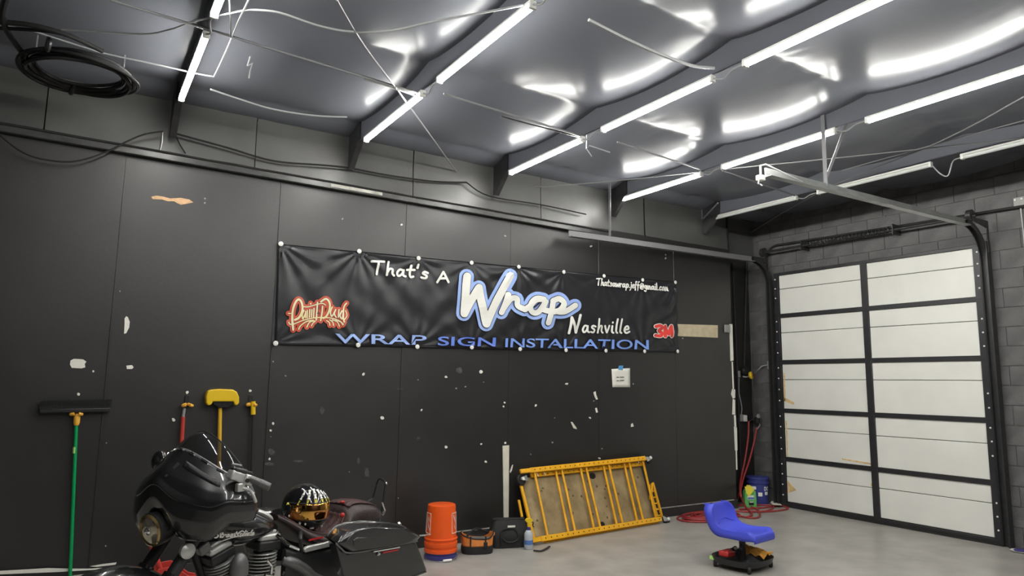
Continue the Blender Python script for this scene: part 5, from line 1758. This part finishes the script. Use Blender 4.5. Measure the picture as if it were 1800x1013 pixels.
MB().tube([Bp(.9, .2, .24), Bp(1.65, .26, .24)], .045, 18).build('muffler', 'bk_matte', bike)
for pts in ([(470, 985), (478, 995), (476, 1010)], [(500, 1005), (497, 1012)], [(466, 1010), (480, 1012)]):
    MB().tube([P3(x, y, .16) for x, y in pts], .008, 8).build('rocker_pipe', 'bk_chrome', bike)
MB().tube([Bp(.62, .15, .24), Bp(.66, .32, .03)], .014, 8).build('kickstand', 'bk_matte', bike)
MB().box(Bp(.66, .33, .012), (.07, .04, .02), Matrix.Rotation(BA, 3, 'Z')).build('kickstand_foot', 'bk_matte', bike)
MB().box(Bp(.42, .26, .30), (.26, .11, .02), Matrix.Rotation(BA, 3, 'Z')).build('floorboard', 'black_rubber', bike, bevel=.006)

# --- rear fender and tail
def rfend(i, j):
    a = math.radians(128 - 125 * j)
    s = i * 2 - 1
    r = .40 - .05 * abs(s) ** 3
    return Bp(RU - .02 + r * math.cos(a), .125 * s, RW + .0 + r * math.sin(a) * .98)


MB().grid(rfend, 14, 26).build('rear_fender', 'bk_paint', bike, solid=.006, angle=70)
MB().box(Bp(RU + .375, 0, .55), (.05, .07, .05), Matrix.Rotation(BA, 3, 'Z')).build('tail_light', 'bk_red', bike, bevel=.01)
ts = MB().tube([P3(668, 918, .0), P3(684, 925, .10), P3(697, 925, .14)], .010, 8).build('signal_stalk', 'bk_matte', bike)
for (x, y) in ((695, 926), (701, 922)):
    MB().ell(P3(x, y, .15), .017, 12, 8).build('signal_lamp', 'bk_chrome', ts)
# sissy bar
zb = [(671, 906, .10), (671.5, 898, .10), (674, 880, .10), (678, 850, .10), (676, 846, .07), (670, 842, .0), (666, 843, -.06), (663, 850, -.09), (656, 877, -.10), (646, 883, -.10)]
MB().tube([P3(*q) for q in zb], .0075, 8).build('sissy_bar', 'bk_matte', bike)
MB().tube([P3(671.5, 884, .107), P3(676, 898, .107), P3(672, 906, .107)], .007, 8).build('sissy_bracket', 'bk_chrome', bike)
MB().ell(P3(678.5, 850, .10), .010, 10, 8).build('bar_cap', 'bk_chrome', bike)
MB().tube([P3(655, 898, .08), P3(671, 900, .09)], .006, 6).build('bracket_arm', 'bk_silver', bike)
for (x0, y0, x1, y1) in ((669, 906, 667, 920), (667, 915, 655, 925), (668, 918, 676, 924)):
    MB().tube([P3(x0, y0, .10), P3(x1, y1, .12)], .009, 6).build('bracket_plate', 'bk_matte', bike)
MB().ell(P3(668, 922, .13), .013, 10, 8).build('bracket_bolt', 'bk_chrome', bike)
MB().tube([P3(722, 943, .30), P3(757, 940, .30)], .0025, 6).build('antenna', 'bk_silver', bike)

# --- saddlebags (near one from the photograph, far one mirrored)
def saddlebag(sv):
    vi, vo = .31, .46
    pl = .46
    body = [bpx(x, y, pl) for x, y in ((590, 957), (612, 972), (728, 952), (733, 956), (751, 1003), (748, 1010), (690, 1030), (620, 1034), (606, 1020))]
    lid = [bpx(x, y, pl) for x, y in ((589, 955), (596, 946), (606, 936), (622, 930), (650, 926), (700, 928), (728, 936), (738, 943), (731, 950), (690, 960), (613, 970))]
    sgn = sv
    b = MB().prism(body, lambda u, w, d: Bp(u + .42 * (vo - d), sgn * d, w), vi, vo).build('saddlebag', 'bk_paint', bike, bevel=.022, bseg=4)
    # domed lid: loft inwards
    mb = MB()
    n = len(lid)
    cu_, cw_ = sum(p[0] for p in lid) / n, sum(p[1] for p in lid) / n
    layers = [(1.0, vo + .004), (.99, vo + .012), (.93, vo + .020), (.80, vo + .026)]
    vs = [Bp(p[0] + .42 * (vo - vi), sgn * vi, p[1]) for p in lid]
    fs = [tuple(range(n))]
    for li, (s, v) in enumerate(layers):
        vs += [Bp(cu_ + (p[0] - cu_) * s, sgn * v, cw_ + (p[1] - cw_) * s) for p in lid]
        for k in range(n):
            q = (k + 1) % n
            fs.append((li * n + k, li * n + q, (li + 1) * n + q, (li + 1) * n + k))
    fs.append(tuple(len(layers) * n + k for k in range(n))[::-1])
    mb.add(vs, fs)
    mb.build('lid', 'bk_paint', b, angle=50, bevel=.006)
    MB().tube(catmull([Bp(*(lambda q: (q[0], sgn * (vo + .012), q[1]))(bpx(x, y, pl))) for x, y in ((588, 955), (597, 964), (613, 972), (670, 963), (731, 951))], 5), .0045, 6).build('lid_seam', 'bk_grey', b)
    MB().tube([Bp(*(lambda q: (q[0], sgn * (vo + .012), q[1]))(bpx(x, y, pl))) for x, y in ((654, 970), (700, 962))], .004, 6).build('latch_bar', 'bk_silver', b)
    MB().tube([Bp(*(lambda q: (q[0], sgn * (vo + .004), q[1]))(bpx(x, y, pl))) for x, y in ((672, 972), (699, 966.5))], .005, 6).build('reflector', 'bk_red', b)
    MB().lathe([(.008, 0), (.010, .006), (.006, .012)], Bp(*(lambda q: (q[0], sgn * (vo + .002), q[1]))(bpx(664, 974, pl))), BN_ * sgn, 10).build('lock', 'bk_chrome', b)
    MB().prism([bpx(x, y, pl) for x, y in ((614, 948), (622, 944), (640, 944), (633, 948), (622, 956), (616, 958))], lambda u, w, d: Bp(u, sgn * (vo + .024 + d), w), 0, .006).build('lid_scoop', 'bk_paint', b, bevel=.004)
    MB().tube([Bp(*(lambda q: (q[0], sgn * (vo + .002), q[1]))(bpx(x, y, pl))) for x, y in ((690, 1028), (748, 1006))], .007, 6).build('bottom_trim', 'bk_chrome', b)
    return b


saddlebag(1)
saddlebag(-1)

# ================================================================ HELMET ON THE SEAT
hu, hw_ = bpx(536, 893, .0)
HC = Bp(hu, 0, hw_)
hel = thing('helmet', 'glossy black full-face helmet with gold mirror visor and white finger-bone print, on the seat', 'helmet', (HC.x, HC.y, HC.z - .135))
# helmet local frame: forward points to the right of the picture and towards the camera
hf = (Vector((.36, -.93, 0))).normalized()
hs_ = Vector((-hf.y, hf.x, 0))
def H(f, s, w):
    return HC + hf * f + hs_ * s + Vector((0, 0, w))


def shell(a, b, k=1.0):
    """a: azimuth from forward, b: elevation (-90..90)"""
    x, y, z = math.cos(b) * math.cos(a), math.cos(b) * math.sin(a), math.sin(b)
    f = x * (.155 if x > 0 else .150)
    s = y * .122
    w = z * .138
    # chin bar pushes forward and squares off below
    if z < -.1:
        t = min((-.1 - z) / .7, 1)
        f += .022 * t * max(x, 0)
        f *= 1 - .10 * t * (1 if x < 0 else .5)
        s *= 1 - .10 * t
    w = max(w, -.128)
    return H(f * k, s * k, w * k)


MB().grid(lambda u, v: shell(2 * PI * u, PI * (v - .5)), 48, 32, True).build('shell', 'helmet', hel, angle=70)
MB().grid(lambda u, v: shell(math.radians(-84 + 168 * u), math.radians(-20 + 38 * v * (1 - .15 * abs(u * 2 - 1) ** 3)), 1.02), 30, 12).build('visor', 'visor', hel, angle=70, solid=.004)
MB().tube([shell(math.radians(-86 + 172 * k / 40), math.radians(18.5), 1.02) for k in range(41)], .004, 6).build('visor_gasket', 'black_rubber', hel)
MB().tube([shell(math.radians(-86 + 172 * k / 40), math.radians(-20.5), 1.02) for k in range(41)], .004, 6).build('visor_gasket', 'black_rubber', hel)
for s in (-1, 1):
    MB().lathe([(.028, -.004), (.03, .004), (.02, .010)], shell(math.radians(86 * s), math.radians(3), 1.01), hs_ * s, 18).build('visor_pivot', 'helmet', hel)
MB().tube([shell(2 * PI * k / 48, math.radians(-66), 1.0) for k in range(48)], .008, 6, closed=True).build('bottom_rim', 'black_rubber', hel)
for a in (-24, 24):
    MB().grid(lambda u, v: shell(math.radians(a - 7 + 14 * u), math.radians(-46 + 6 * v), 1.025), 4, 2).build('chin_vent', 'bk_silver', hel, solid=.004)
# bony fingers reaching down over the brow
for i, a in enumerate((-62, -40, -18, 4, 22, 40)):
    e0, e1 = (50, 52, 55, 52, 48, 44)[i], 16
    def fp(t, off=0):
        return shell(math.radians(a * (1 - .25 * t) + off), math.radians(e1 + (e0 - e1) * t), 1.015)
    for (t0, t1, m_) in ((.0, .28, 'bone_gold'), (.34, .62, 'bone'), (.68, 1.0, 'bone')):
        pts = [fp(t0 + (t1 - t0) * k / 4) for k in range(5)]
        MB().tube(pts, [.010, .0065, .0055, .0065, .010], 8, flat=.45).build('finger_bone', m_, hel)
for (a, e, r_) in ((-88, 14, .010), (-90, 2, .009), (-82, -10, .008), (-58, -27, .007), (-44, -29, .006)):
    MB().ell(shell(math.radians(a), math.radians(e), 1.01), (r_, r_, r_ * 1.3), 10, 6).build('knuckle_bone', 'bone_gold' if e > 0 else 'bone', hel)
